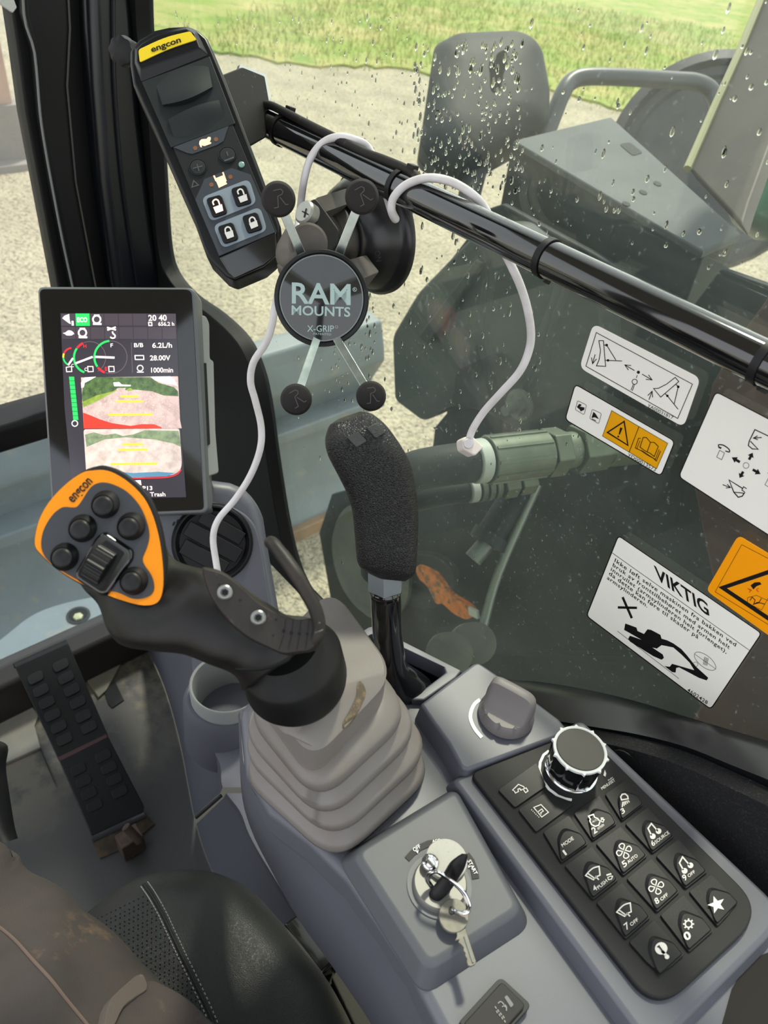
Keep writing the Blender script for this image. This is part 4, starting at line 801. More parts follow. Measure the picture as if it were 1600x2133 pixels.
arm = MB().tube(spl([at(*E_(x, y), dA + o) for x, y, o in ((1300, 850, .004), (1322, 815, .001), (1330, 770, 0), (1316, 705, -.002), (1284, 640, -.003), (1235, 555, -.002), (1185, 485, .002), (1142, 430, .006), (1128, 420, .012))], 5), [.0030] * 12 + [.0031] * 12 + [.0033] * 8 + [.0031] * 9, 14).build('strap_arm', PADM, js)
for x, y, ang in ((1330, 790, -20), (1331, 755, -20), (1322, 720, -25), (1304, 680, -30), (1282, 642, -32)):
    a, b = at(*E_(x - 17, y + 6), dA - .0024), at(*E_(x + 15, y - 6), dA - .0024); MB().tube([a, (a + b) / 2 - ray(*E_(x, y)) * .0014, b], .00035, 6).build('arm_groove', mat('groove_grey', (84, 78, 74), .6) if 'groove_grey' not in MATS else MATS['groove_grey'], arm)
# ================================================================ blade lever
lv = thing('blade_lever', 'black lever with textured angled grip and shiny black pole beside the window', 'lever', Z(ZC - .06).px(845, 1440))
LGR = mat('lever_grip', (16, 16, 17), .42, spec=.48, bump=(800, .9, 'v', .0009))
lst = [(706, 872, 750, 857, .452, .004), (694, 880, 770, 860, .450, .012), (686, 888, 784, 868, .450, .016), (678, 916, 806, 888, .451, .020), (684, 948, 832, 924, .453, .021), (705, 990, 853, 962, .456, .020), (724, 1030, 864, 1005, .460, .019), (734, 1065, 870, 1050, .463, .018), (739, 1110, 871, 1105, .468, .018), (742, 1150, 868, 1160, .472, .018), (746, 1174, 866, 1186, .475, .0175), (758, 1188, 860, 1200, .477, .016), (790, 1206, 844, 1211, .479, .012)]
lg = sloft(lst, 'grip', LGR, lv, e=3.4, n=40, sm=4, angle=80)
slg = SurfFr([lg], .44)
def Lz(x, y): return (640 + x / 3.331, 840 + y / 3.333)
for nm, quad in (('left', ((272, 232), (350, 196), (415, 262), (342, 306))), ('right', ((412, 168), (478, 136), (548, 200), (478, 242)))):
    q = [Lz(*p) for p in quad]; cx = sum(p[0] for p in q) / 4; cy = sum(p[1] for p in q) / 4
    c = slg.px(cx, cy); n = slg.nrm(cx, cy); bf = Fr(c, n)
    bt_ = slab(bf, rr(q, 4), .0018, .004, 'push_button', mat('lever_button_' + nm, (52, 52, 51), .42), lv, bev=.0006)
    d = Deco(bf, .0021)
    if nm == 'left': d.line([Lz(*p) for p in ((300, 240), (325, 215), (352, 232), (380, 258))], 1.6).circ(*Lz(350, 238), 4, 1.3, n=12).circ(*Lz(372, 262), 3, 1.3, n=10)
    else: d.line([Lz(*p) for p in ((442, 172), (456, 206), (500, 196))], 1.6).line([Lz(*p) for p in ((456, 206), (466, 172), (496, 186))], 1.6).line([Lz(*p) for p in ((470, 222), (490, 210), (510, 212))], 1.4)
    d.build('symbol', mat('moulded_mark_' + nm, (66, 66, 66), .4), bt_)
pa, pb = at(803, 1192, .480), at(803, 1246, .492); pax = (pb - pa).normalized()
MB().lathe(pa, pax, [(.0120, -.006), (.0120, (pb - pa).length * .55)], 6).build('hex_nut', mat('nut_zinc', (172, 182, 188), .35, metal=.7), lv, bev=.0008)
pc = at(808, 1330, .515); pd_ = at(822, 1400, .535); pe = at(862, 1452, .565)
MB().tube(spl([at(803, 1225, .487), at(803, 1236, .489), at(804, 1250, .492), pc, pd_, pe], 5), [.0096, .0096, .0101, .0104, .0101] + [.0097] * 6 + [.0099] * 5 + [.0102] * 4 + [.011, .0125, .014, .0155, .017, .018][:6], 24).build('pole', BLKG, lv)
# ================================================================ guard bar inside the side window, with its ties and lead
xb = X(.385)
b0, b1 = xb.px(512, 236), xb.px(1400, 663); bdir = (b1 - b0).normalized(); b2 = b0 + bdir * .98
BARM = mat('bar_black_gloss', (16, 16, 18), .10, coat=1.0, var=(40, (20, 20, 22), .4))
br = thing('guard_bar', 'glossy black tube bar running along inside the side window', 'bar', b0)
MB().tube([b0 + (b2 - b0) * (k / 20) for k in range(21)], .0113, 32).build('bar_tube', BARM, br)
BKT = mat('bracket_black', (28, 26, 25), .6, dust=(120, (110, 100, 88), .60, .35))
q = P3((478, 160, .60), (555, 150, .64), (545, 300, .62))
slab(q, rr([(440, 165), (505, 139), (552, 158), (562, 214), (556, 285), (525, 302), (470, 320), (440, 250)], 5), 0, .035, 'end_bracket', BKT, br, bev=.002)
slab(q.up(-.034), rr([(500, 134), (555, 155), (564, 216), (556, 220), (546, 160), (498, 142)], 1), 0, .003, 'bracket_plate', mat('plate_alu', (190, 192, 190), .35, metal=.8), br)
MB().lathe(b0 + bdir * -.002, bdir, [(.0150, -.01), (.0150, .006), (.0125, .012)], 28).build('end_collar', BKT, br)
def bd(px):                                         # distance of the bar's axis at image column px
    f = (px - 512) / (1400 - 512); a, b = (b0 - CAM).dot(AZ), (b1 - CAM).dot(AZ); return 1 / ((1 - f) / a + f / b)
def bary(px): return 236 + (px - 512) * (663 - 236) / (1400 - 512)
BL2 = mat('lead_black', (34, 31, 30), .6, dust=(120, (96, 86, 76), .58, .5))
ld = MB().tube(spl([at(x, y, bd(x) + o) for x, y, o in ((497, 305, -.012), (503, 262, -.014), (512, 238, -.015), (530, 222, -.013), (560, 219, -.011), (590, 232, -.010), (640, 258, -.009), (700, 288, -.008), (760, 318, -.007), (800, 333, -.006), (845, 352, -.005), (866, 366, -.004), (885, 384, 0), (905, 398, .008))], 5), .0033, 12).build('black_lead', BL2)
tag(ld, 'thin black lead tied along the top of the glossy bar', 'cable')
for px, hx, hy, lab in ((588, 604, 232, 'black cable tie nearest the square bracket at the front end of the bar'), (832, 858, 354, 'black cable tie on the bar beside the white cable loop'), (1140, None, None, 'black clip ring around the middle of the glossy bar'), (1592, None, None, 'black clip ring around the bar at the right edge')):
    c = at(px, bary(px), bd(px)); c = b0 + bdir * (c - b0).dot(bdir)
    t = thing('cable_tie', lab, 'cable tie', c, 'ties around the guard bar')
    MB().lathe(c, bdir, [(.0116, -.0022), (.0124, -.0022), (.0124, .0022), (.0116, .0022)], 32, False, False).build('tie_band', BLK, t)
    if hx:
        h = at(hx, hy, bd(hx) - .004); v = (h - c); v = (v - bdir * v.dot(bdir)).normalized()
        MB().box(h, bdir * .0034, bdir.cross(v) * .0030, v * .0036).build('tie_head', BLK, t, bev=.0006)
    else:
        h = c - AY * -.0125; MB().box(c + AY * .0128, bdir * .0026, AZ * .004, AY * .0018).build('tie_head', BLK, t, bev=.0006)
# ================================================================ tilt rotator display
DKP = mat('display_shell', (16, 17, 20), .32, dust=(160, (90, 86, 82), .70, .3)); DSL = mat('display_slate', (46, 52, 60), .45); DPN = mat('display_panel', (26, 31, 33), .5, var=(30, (34, 39, 41), .8))
dp = thing('control_display', 'long black control display with a yellow top label and four padlock keys', 'display', at(430, 560, .56))
df = P3((285, 90, .572), (430, 80, .576), (520, 560, .556))
def O1(x, y): return (x * .4, y * .4)
def D3(x, y): return (360 + x * .15, 260 + y * .15)
oo = [O1(*p) for p in ((684, 240), (720, 200), (800, 152), (880, 134), (978, 128), (1030, 150), (1080, 195), (1112, 262), (1180, 425), (1250, 610), (1340, 845), (1400, 1005), (1462, 1175), (1466, 1240), (1442, 1340), (1380, 1392), (1222, 1460), (1176, 1438), (1090, 1350), (1058, 1285), (1000, 1125), (900, 900), (800, 672), (738, 540), (690, 435), (674, 330), (674, 265))]
slab(df, oo, 0, .020, 'housing', DKP, dp, bev=.003, seg=3)
MB().loft([[df.px(x, y, .0) for x, y in [O1(*p) for p in ((700, 250), (730, 215), (810, 168), (975, 140), (1025, 165), (1085, 285), (735, 425), (700, 330))]], [df.px(x, y, .004) for x, y in [O1(*p) for p in ((712, 258), (738, 228), (815, 182), (975, 152), (1012, 172), (1042, 250), (735, 360), (712, 320))]]], False, True).build('top_cap', DKP, dp, bev=.001)
yl = slab(df, rr([O1(*p) for p in ((720, 258), (860, 192), (990, 162), (1024, 206), (880, 252), (728, 324))], [6, 30, 4, 4, 30, 4], 5), .0046, .0008, 'yellow_label', mat('yellow_label', (226, 196, 30), .4), dp, bev=.0002)
Deco(df, .0050).text('engcon', O1(790, 272), O1(944, 218), O1(782, 244), .025).build('lettering', BLK, yl)
slab(df, [O1(*p) for p in ((738, 425), (1092, 292), (1226, 642), (890, 768))], .0016, .003, 'wheel_panel', DPN, dp, bev=.0006)
for A, B in ((((800, 405), (1078, 302), (1106, 452), (846, 546)), 1), (((875, 622), (1140, 520), (1182, 642), (915, 748)), -1)):
    rows = []
    for k in range(9):
        t = k / 8; u = t if B > 0 else 1 - t; h = .0016 + .0052 * (math.sin(u * math.pi / 2) ** 1.6); bow = 14 * (1 if B > 0 else -1) * math.sin(0)
        a = lerp(A[0], A[3], t); b = lerp(A[1], A[2], t)
        rows.append([df.px(*O1(*(lerp(a, b, s / 8)[0], lerp(a, b, s / 8)[1] + (1 if B > 0 else -1) * 16 * math.sin(s / 8 * math.pi) * u)), h * (.35 + .65 * math.sin((.08 + .84 * s / 8) * math.pi))) for s in range(9)])
    mbw = MB(); mbw.loft(rows, False, False, closed=False)
    e_ = rows[-1] if B > 0 else rows[0]; fl2 = [df.o + (p - df.o) - df.n * ((p - df.o).dot(df.n) - .0014) for p in e_]
    mbw.loft([e_, fl2], False, False, closed=False); mbw.build('thumb_wheel', DPN, dp, angle=50)
slab(df, [D3(*p) for p in ((0, 300), (830, -5), (1450, 1490), (640, 1830))], .0012, .003, 'key_panel', mat('display_black', (24, 27, 29), .5), dp, bev=.0004)
Deco(df, .0016).poly([D3(*p) for p in ((10, 312), (775, 15), (705, 225), (620, 278), (270, 405), (205, 392))]).poly([D3(*p) for p in ((312, 1040), (440, 752), (820, 600), (1082, 690), (1425, 1488), (645, 1818))]).build('slate_print', DSL, dp)
RNG = mat('key_ring_dark', (20, 21, 22), .5)
for cx, cy in ((350, 592), (762, 422)):
    c = df.px(*D3(cx, cy), .0012); r_ = (df.px(*D3(cx + 125, cy), .0012) - c).length
    MB().lathe(c, df.n, [(r_, 0), (r_ * .98, .0010), (r_ * .92, .0010), (r_ * .88, .0002), (r_ * .84, .0009), (r_ * .3, .0011), (0.0004, .0011)], 32, False, True).build('round_key', mat('round_key_%d' % cx, (36, 39, 41), .5), dp)
Deco(df, .0028).line([D3(280, 605), D3(410, 570)], 2).line([D3(335, 545), D3(365, 640)], 2).line([D3(750, 370), D3(765, 430)], 2.4).line([D3(715, 500), D3(850, 450)], 3).line([D3(265, 865), D3(290, 775), D3(355, 835)], 2, True).build('faint_symbol', mat('faint_print', (70, 72, 70), .6), dp)
LGT = mat('key_plate', (122, 134, 144), .5)
for quad in (((395, 1010), (1060, 748), (1168, 1085), (528, 1348)), ((558, 1395), (1212, 1135), (1315, 1465), (690, 1718))):
    slab(df, rr([D3(*p) for p in quad], 14, 5), .0019, .0006, 'key_plate', LGT, dp, smooth=False)
LCK = mat('padlock_print', (206, 204, 202), .5); LCKL = mat('padlock_lit', (255, 206, 190), .4, emit=.45)
for quad, body, sh, lit in ((((455, 1020), (672, 962), (762, 1222), (556, 1288)), ((560, 1145), (682, 1100), (702, 1192), (600, 1230)), ((570, 1115), (556, 1068), (590, 1036), (628, 1050), (652, 1112)), 1),
        (((800, 882), (1012, 822), (1102, 1078), (886, 1138)), ((905, 1005), (1022, 960), (1042, 1045), (940, 1082)), ((914, 965), (900, 922), (932, 892), (968, 908), (990, 968)), 0),
        (((615, 1410), (832, 1342), (918, 1582), (708, 1652)), ((718, 1500), (832, 1462), (850, 1552), (758, 1586)), ((732, 1496), (728, 1446), (760, 1418), (796, 1432), (812, 1470)), 0),
        (((955, 1265), (1172, 1202), (1252, 1442), (1038, 1508)), ((1058, 1370), (1165, 1325), (1186, 1406), (1090, 1446)), ((1072, 1362), (1066, 1312), (1098, 1282), (1132, 1296), (1148, 1332)), 0)):
    k = slab(df, rr([D3(*p) for p in quad], 8, 5), .0036, .002, 'lock_key', BLKS, dp, bev=.0006)
    Deco(df, .0040).poly([D3(*p) for p in body]).line(spl([D3(*p) for p in sh], 3), 3.2).build('padlock_symbol', LCKL if lit else LCK, k)
LIT = mat('icon_lit', (255, 196, 150), .4, emit=.7)
Deco(df, .0018).poly([D3(*p) for p in ((372, 225), (400, 200), (470, 195), (492, 168), (525, 170), (528, 200), (512, 238), (535, 245), (530, 262), (440, 295), (398, 285), (405, 312), (385, 310), (365, 262))]).build('lit_icon', LIT, dp)
Deco(df, .0018).poly([D3(*p) for p in ((560, 705), (580, 700), (600, 740), (700, 700), (685, 660), (705, 655), (748, 780), (735, 790), (755, 820), (660, 865), (640, 876), (630, 850), (605, 790), (590, 780))]).build('lit_icon', LIT, dp)
DOT = mat('icon_dim', (120, 74, 44), .5)
dd = Deco(df, .0018)
for p in ((312, 322), (600, 200), (537, 830), (800, 722)): dd.circ(*D3(*p), 4.6, n=14)
dd.build('dim_light', DOT, dp)
MB().lathe(df.px(*D3(957, 556), .0012), df.n, [(.0023, 0), (.0022, .0008), (.0012, .0014), (.0001, .0015)], 16, False, True).build('sensor_dome', mat('sensor_green', (120, 160, 148), .2), dp)
slab(df, [O1(*p) for p in ((1140, 1340), (1440, 1205), (1442, 1330), (1375, 1382), (1222, 1448), (1190, 1420))], .0022, .003, 'bottom_cap', BLKG, dp, bev=.0012)
kc = at(262, 108, .60); kx = (at(238, 102, .585) - kc).normalized()
kk = thing('clamp_knob', 'black knurled clamp knob beside the display top', 'knob', kc)
MB().loft([[kc + kx * h + (kx.orthogonal().normalized() * math.cos(a) + kx.cross(kx.orthogonal().normalized()) * math.sin(a)) * (r_ * (1 + .05 * math.cos(8 * a))) for a in (2 * math.pi * k / 64 for k in range(64))] for r_, h in ((.006, -.02), (.0075, -.006), (.0098, -.004), (.0105, .002), (.0098, .008), (.0045, .010))]).build('knob_body', BLK, kk)
MB().tube([kc - kx * .018, kc - kx * .034], .006, 14).build('knob_stem', BLK, kk)
# ================================================================ phone holder on a suction foot
xg = thing('phone_holder', 'black spring phone holder with four rubber tipped arms on a suction foot', 'phone holder', at(800, 560, .62))
dcen = at(670, 622, .50); dn = -(ray(670, 622)).normalized(); dn = (dn + AX * -.06 + AY * -.05).normalized(); gf = Fr(dcen, dn)
R0 = .0305
MB().lathe(dcen, dn, [(R0 * .9, -.010), (R0, -.006), (R0 * 1.01, 0), (R0 * .985, .0022), (R0 * .93, .0026), (R0 * .90, .0018), (R0 * .88, .0008), (R0 * .3, .0008), (.0004, .0008)], 64, True, True).build('grip_plate', BLKS, xg)
cl_ = mat('clear_cover', (36, 38, 38), .08, coat=.5); MB().lathe(dcen, dn, [(R0 * .885, .0009), (R0 * .885, .0016), (R0 * .86, .0019), (.0004, .0019)], 64, False, True).build('cover_disc', cl_, xg)
MB().lathe(dcen, dn, [(R0 * .885, .0016), (R0 * .892, .0021), (R0 * .87, .0021), (R0 * .865, .0018)], 64, False, False).build('cover_edge', mat('edge_grey', (120, 126, 126), .3), xg)
d = Deco(gf, .0023)
d.text('RAM', (608, 631), (730.5, 634.5), (608, 589.5), .02).text('MOUNTS', (607.5, 655.5), (729.7, 659.5), (607.7, 636.5), .018).text('X-GRIP', (640, 690.8), (695.7, 691), (640, 677.8), .004).text('PATENTED', (653, 697.5), (690, 698.5), (653, 693), .0).circ(739, 603, 4, .9, n=16).text('R', (737, 605.5), (741, 605.6), (737, 600.5), .0).circ(701, 681, 2.6, .7, n=12)
d.build('lettering', mat('holder_print', (158, 180, 176), .5), xg)
RBR = mat('grip_rubber_tip', (36, 33, 33), .75)
for (bx, by, br_, bdp), (ex, ey), w, ang in (((580, 415, 36, .468), (632, 540), 9.5, 12), ((754, 410, 35.5, .470), (700, 545), 9.5, 28), ((617, 832, 33, .472), (662, 700), 8.5, 30), ((773, 825, 31.5, .474), (698, 700), 8.5, 8)):
    A0, A1 = at(bx, by, bdp + .012), at(ex, ey, .506); ax = (A1 - A0).normalized(); v = -ray((bx + ex) / 2, (by + ey) / 2).normalized(); s_ = ax.cross(v).normalized()
    arm_ = MB().box((A0 + A1) / 2, ax * ((A1 - A0).length / 2), s_ * (w * .49 / 1600), s_.cross(ax).normalized() * .0012).build('spring_arm', ZINC, xg, bev=.0003)
    c = at(bx, by, bdp); n = (-ray(bx, by)).normalized(); rr_ = br_ * bdp / 1600
    tip = MB().lathe(c, n, [(rr_ * .6, -.016), (rr_ * .86, -.014), (rr_ * .98, -.009), (rr_, -.003), (rr_ * .97, .0005), (rr_ * .85, .0028), (rr_ * .55, .0040), (.0002, .0044)], 40, True, True).build('rubber_tip', RBR, arm_)
    stf = SurfFr([tip], bdp); a = math.radians(ang); k = br_ / 36; U = (math.cos(a) * 30 * k, -math.sin(a) * 30 * k); Vv = (-math.sin(a) * 36 * k, -math.cos(a) * 36 * k)
    p0 = (bx - U[0] * .42 - Vv[0] * .45, by - U[1] * .42 - Vv[1] * .45)
    ff_ = Fr(stf.px(bx, by), n); dd = Deco(ff_, .0006); P = lambda u, v: (p0[0] + U[0] * u + Vv[0] * v, p0[1] + U[1] * u + Vv[1] * v)
    dd.line([P(0, 0), P(.30, .0), P(.42, .62), P(.75, .70), P(.85, .85), P(.72, 1.0), P(.2, 1.0)], 1.8).line([P(.55, .55), P(.85, .05), P(1.05, .05)], 1.8)
    dd.build('moulded_letter', mat('tip_mark_%d' % bx, (72, 66, 63), .6), tip)
def R7(x, y): return (540 + x * .2125, 360 + y * .2125)
SOC = mat('socket_grey', (92, 86, 80), .6, var=(60, (74, 68, 63), .8), bump=(500, .1)); HBK = mat('holder_black', (24, 23, 23), .5, dust=(150, (110, 100, 90), .64, .35))
sloft([(*R7(180, 690), *R7(250, 560), .535, .010), (*R7(165, 800), *R7(380, 560), .53, .017), (*R7(190, 900), *R7(520, 600), .528, .020), (*R7(240, 960), *R7(600, 680), .528, .019), (*R7(330, 960), *R7(620, 760), .53, .014)], 'ball_socket', SOC, xg, e=2.6)
sloft([(*R7(175, 900), *R7(230, 880), .53, .006), (*R7(190, 970), *R7(300, 880), .53, .012), (*R7(230, 1020), *R7(400, 900), .53, .010)], 'socket_half', SOC, xg, e=2.4)
MB().lathe(at(*R7(480, 690), .511), -ray(640, 510).normalized(), [(.013, 0), (.013, .002), (.0115, .003), (.009, .0022)], 28).build('socket_cap', SOC, xg)
pl = P3((*R7(460, 285), .552), (*R7(560, 245), .552), (*R7(640, 740), .545))
slab(pl, rr([R7(*p) for p in ((452, 290), (550, 244), (590, 280), (790, 560), (760, 690), (690, 780), (560, 760), (470, 600), (455, 480))], 6), 0, .012, 'clamp_plate', HBK, xg, bev=.0015)
slab(P3((*R7(560, 245), .555), (*R7(860, 155), .60), (*R7(640, 385), .555)), rr([R7(*p) for p in ((553, 246), (860, 150), (900, 295), (640, 386))], 5), 0, .014, 'clamp_arm', mat('clamp_arm_grey', (78, 74, 70), .45, dust=(120, (110, 104, 96), .6, .4)), xg, bev=.0015)
sc_ = pl.px(*R7(452, 390), .002); MB().lathe(sc_, (pl.n + AX * -.6), [(.0085, -.006), (.0085, .001), (.0072, .0024), (.004, .0026), (.0003, .0018)], 28).build('clamp_screw', mat('screw_steel', (160, 160, 152), .4, metal=.6), xg)
d = Deco(pl, .0062)
ssf = Fr(sc_ + (pl.n + AX * -.6).normalized() * .0030, (pl.n + AX * -.6)); d = Deco(ssf, 0)
for a in (20, 110): ca, sa = math.cos(math.radians(a)), math.sin(math.radians(a)); x, y = R7(450, 392); d.line([(x - 7 * ca, y - 10 * sa), (x + 7 * ca, y + 10 * sa)], 2.6)
d.build('screw_slot', PIL2, xg)
gsx = X(XW - .0008)
def circ3(a, b, c):
    a, b, c = (Vector((q.y, q.z)) for q in (a, b, c)); D = 2 * (a.x * (b.y - c.y) + b.x * (c.y - a.y) + c.x * (a.y - b.y))
    ux = (a.length_squared * (b.y - c.y) + b.length_squared * (c.y - a.y) + c.length_squared * (a.y - b.y)) / D
    uy = (a.length_squared * (c.x - b.x) + b.length_squared * (a.x - c.x) + c.length_squared * (b.x - a.x)) / D
    return Vector((ux, uy)), (Vector((ux, uy)) - a).length
cc2, rs = circ3(gsx.px(866, 510), gsx.px(806, 612), gsx.px(708, 392))
sc0 = Vector((XW - .0008, cc2.x, cc2.y)); NX = Vector((-1, 0, 0))
SUC = mat('suction_black', (22, 22, 24), .30, var=(30, (28, 28, 30), .6))
MB().lathe(sc0, NX, [(rs, 0), (rs, .003), (rs * .94, .007), (rs * .90, .008), (rs * .87, .011), (rs * .82, .018), (rs * .74, .027), (rs * .62, .034), (rs * .55, .036), (rs * .52, .036)], 64).build('suction_cup', SUC, xg)
MB().lathe(sc0 + NX * .034, NX, [(rs * .50, 0), (rs * .50, .016), (rs * .46, .018), (rs * .30, .020)], 48).build('twist_ring', mat('twist_brown', (46, 40, 38), .5, var=(40, (56, 50, 46), .8)), xg)
fb = P3((*R7(910, 850), .585), (*R7(1180, 970), .60), (*R7(1050, 1010), .585)); slab(fb, rr([R7(*p) for p in ((820, 860), (1050, 800), (1182, 970), (1030, 1030), (900, 1000))], 4), 0, .02, 'foot_lug', mat('lug_grey', (84, 78, 74), .5), xg, bev=.0012)
sfs = SurfFr([o for o in xg.children if o.name.startswith('suction_cup')], .6)
Deco(sfs, .0004).text('ON', R7(1130, 770), R7(1150, 870), R7(1180, 760), .0).build('moulded_letter', mat('suction_mark', (52, 52, 54), .4), xg)
# ================================================================ white charging cable
WC = mat('cable_white', (222, 218, 220), .42, var=(60, (198, 192, 190), .6))
wc = thing('charging_cable', 'white charging cable draped from the vent, over the bar and down to its plug', 'cable', at(450, 1190, .66))
path = [(456, 1205, .675), (450, 1170, .675), (444, 1120, .675), (455, 1082, .672), (490, 1040, .665), (522, 990, .655), (542, 935, .645), (544, 888, .64), (532, 835, .63), (522, 795, .62), (528, 755, .61), (553, 716, .60), (566, 680, .595), (574, 635, .59), (590, 570, .59), (610, 510, .59), (620, 478, .588), (626, 430, bd(626) - .010), (633, 378, bd(633) - .018), (646, 332, bd(646) - .017), (672, 298, bd(672) - .014), (706, 285, bd(706) - .010), (742, 292, bd(742) - .002), (766, 306, bd(766) + .012), (785, 345, bd(785) + .019), (803, 400, bd(803) + .019), (817, 445, bd(817) + .008), (824, 456, bd(824) - .004), (816, 438, bd(816) - .016), (820, 412, bd(820) - .018), (846, 385, bd(846) - .016), (888, 371, bd(888) - .012), (932, 376, bd(932) - .008), (972, 396, bd(972) - .002), (1005, 426, bd(1005) + .012), (1028, 470, bd(1028) + .019), (1046, 515, bd(1046) + .019), (1066, 555, bd(1066) + .017), (1084, 595, .515), (1098, 640, .525), (1106, 690, .54), (1102, 730, .55), (1082, 775, .56), (1042, 820, .575), (1008, 858, .59), (984, 896, .60), (977, 922, .605), (980, 930, .606)]
MB().tube(spl([at(*p) for p in path], 5), .0029, 14).build('cable_sleeve', WC, wc)
p0, p1 = at(972, 936, .606), at(1006, 922, .612); pax = (p1 - p0).normalized()
slab(P3((966, 915, .602), (1004, 908, .608), (985, 946, .604)), rr([(963, 914), (982, 905), (1009, 931), (990, 950), (966, 936)], 6), .001, .012, 'plug_body', mat('plug_white', (216, 206, 200), .45), wc, bev=.0015)
MB().lathe(at(976, 924, .600), -ray(976, 924), [(.0042, -.004), (.0042, .001), (.0034, .002)], 20).build('strain_relief', WC, wc)
# ================================================================ screen
mn = thing('monitor', 'upright touch screen showing gauges and two camera views', 'monitor', at(260, 1060, .72))
mf = P3((78, 598, .705), (404, 599, .705), (432, 1050, .692))
MGR = mat('monitor_grey', (96, 98, 100), .45)
slab(mf, rr([(77, 596), (407, 598), (433, 1068), (108, 1082)], [14, 18, 14, 14], 6), 0, .026, 'housing', MGR, mn, bev=.0025)
SCN = mat('screen_glass', (10, 11, 16), .06, coat=.5)
slab(mf, rr([(82, 602), (399, 603), (425, 1062), (113, 1074)], [12, 14, 10, 10], 6), .0006, .0008, 'screen_glass', SCN, mn, bev=.0002)
def sm(name, c, e=.55, **k): return mat(name, c, .15, emit=e * .64, **k)
def M1(x, y): return (110 + x * .175, 640 + y * .175)
def M2(x, y): return (120 + x * .175, 840 + y * .175)
sh = .0009
Deco(mf, sh).poly([M1(90, 72), M1(1465, 75), M1(1530, 1500), M2(1530, 1118), M2(190, 1140), M1(140, 1200)]).build('display_area', sm('scr_dark', (58, 54, 62), .45), mn)  # dark background glow raised to imitate hazy reflections on the glass
d = Deco(mf, sh + .0001)
for r in range(2):
    for c in range(8):
        if (r, c) in ((0, 1), (0, 6), (0, 7)): continue
        x0 = 98 + c * 171 + r * 8; y0 = 78 + r * 158; d.poly([M1(x0, y0), M1(x0 + 163, y0), M1(x0 + 167, y0 + 140), M1(x0 + 5, y0 + 140)])
d.poly([M1(1128, 78), M1(1462, 78), M1(1466, 222), M1(1133, 222)]); d.build('status_cell', sm('scr_cell', (74, 66, 74), .5), mn)
GRN = sm('scr_green', (46, 190, 92), .8); SW = sm('scr_white', (240, 228, 222), .85); RED = sm('scr_red', (226, 44, 52), .8); YEL = sm('scr_yellow', (240, 206, 40), .9)
s2 = sh + .0002
Deco(mf, s2).poly([M1(268, 74), M1(436, 74), M1(442, 222), M1(276, 222)]).build('eco_tile', GRN, mn)
d = Deco(mf, s2 + .0001)
d.text('ECO', M1(290, 176), M1(412, 174), M1(288, 124), .03).text('20 40', M1(1140, 160), M1(1358, 158), M1(1136, 94), .02).text('656.2 h', M1(1256, 220), M1(1446, 220), M1(1254, 176), .015).line([M1(1140, 180), M1(1178, 180), M1(1180, 218), M1(1143, 218)], 2, True)
d.poly([M1(112, 130), M1(140, 100), M1(195, 80), M1(200, 150), M1(215, 200), M1(190, 190)]).text('1', M1(225, 215), M1(250, 215), M1(222, 165), .04)
for ox, oy in ((0, 0), (-170, 158)):
    d.circ(*M1(523 + ox, 145 + oy), 8, 3.4, n=18).line([M1(490 + ox, 95 + oy), M1(555 + ox, 95 + oy)], 3).line([M1(478 + ox, 198 + oy), M1(580 + ox, 200 + oy)], 4)
d.poly(spl([M1(*p) for p in ((120, 308), (150, 300), (185, 275), (230, 285), (255, 318), (240, 322), (225, 335), (165, 335), (150, 322))], 3, True))
d.line([M1(645, 240), M1(752, 270)], 3.4).line([M1(648, 272), M1(750, 236)], 3.4).line(spl([M1(*p) for p in ((712, 288), (715, 310), (740, 335), (735, 362), (705, 368), (685, 352))], 3), 3)
for bx, by, txt, x0, x1 in ((968, 470, '6.2L/h', 1185, 1420), (978, 620, '28.00V', 1158, 1400), (1000, 765, '1000min', 1172, 1432)):
    d.text(txt, M1(x0, by + 12), M1(x1, by + 10), M1(x0 - 2, by - 45), .015)
d.text('B/B', M1(968, 475), M1(1078, 473), M1(966, 428), .015).line([M1(978, 575), M1(1080, 575), M1(1084, 622), M1(982, 622)], 2, True).circ(*M1(1040, 725), 6, 2, n=16).line([M1(1002, 772), M1(1082, 772)], 2.2)
d.line([M1(182, 690), M1(240, 605)], 4).line([M1(265, 670), M1(475, 590)], 4.2).line([M1(500, 590), M1(735, 600)], 4.5)
d.text('C', M1(222, 712), M1(250, 712), M1(221, 675), .01).text('C', M1(378, 758), M1(408, 758), M1(377, 720), .01).text('F', M1(688, 475), M1(718, 475), M1(686, 432), .01)
for ox in (160, 415, 665): d.line([M1(ox, 705 + (0 if ox > 200 else 10)), M1(ox + 62, 705), M1(ox + 66, 765), M1(ox + 4, 768)], 1.8, True)
d.build('white_print', SW, mn)
def arc(cx, cy, r, a0, a1, w): d.line([M1(cx + r * math.cos(math.radians(a0 + (a1 - a0) * k / 14)), cy - r * math.sin(math.radians(a0 + (a1 - a0) * k / 14))) for k in range(15)], w)
d = Deco(mf, s2); arc(690, 595, 195, 95, 215, 4.4); arc(440, 598, 188, 145, 250, 4.4); arc(230, 590, 105, 185, 240, 3.4)
for k in range(11): x0 = 192 + k * 5.2; y0 = 826 + k * 52; d.poly([M1(x0, y0), M1(x0 + 62, y0), M1(x0 + 67, y0 + 47), M1(x0 + 5, y0 + 47)]) if k < 10 else None
d.build('green_gauge', GRN, mn)
d = Deco(mf, s2); arc(690, 595, 195, 218, 248, 4.4); arc(440, 598, 188, 115, 143, 4.4); arc(230, 590, 105, 95, 155, 3.4)
d.text('H', M1(365, 480), M1(400, 480), M1(364, 445), .02).text('E', M1(622, 755), M1(650, 755), M1(621, 712), .02); d.build('red_gauge', RED, mn)
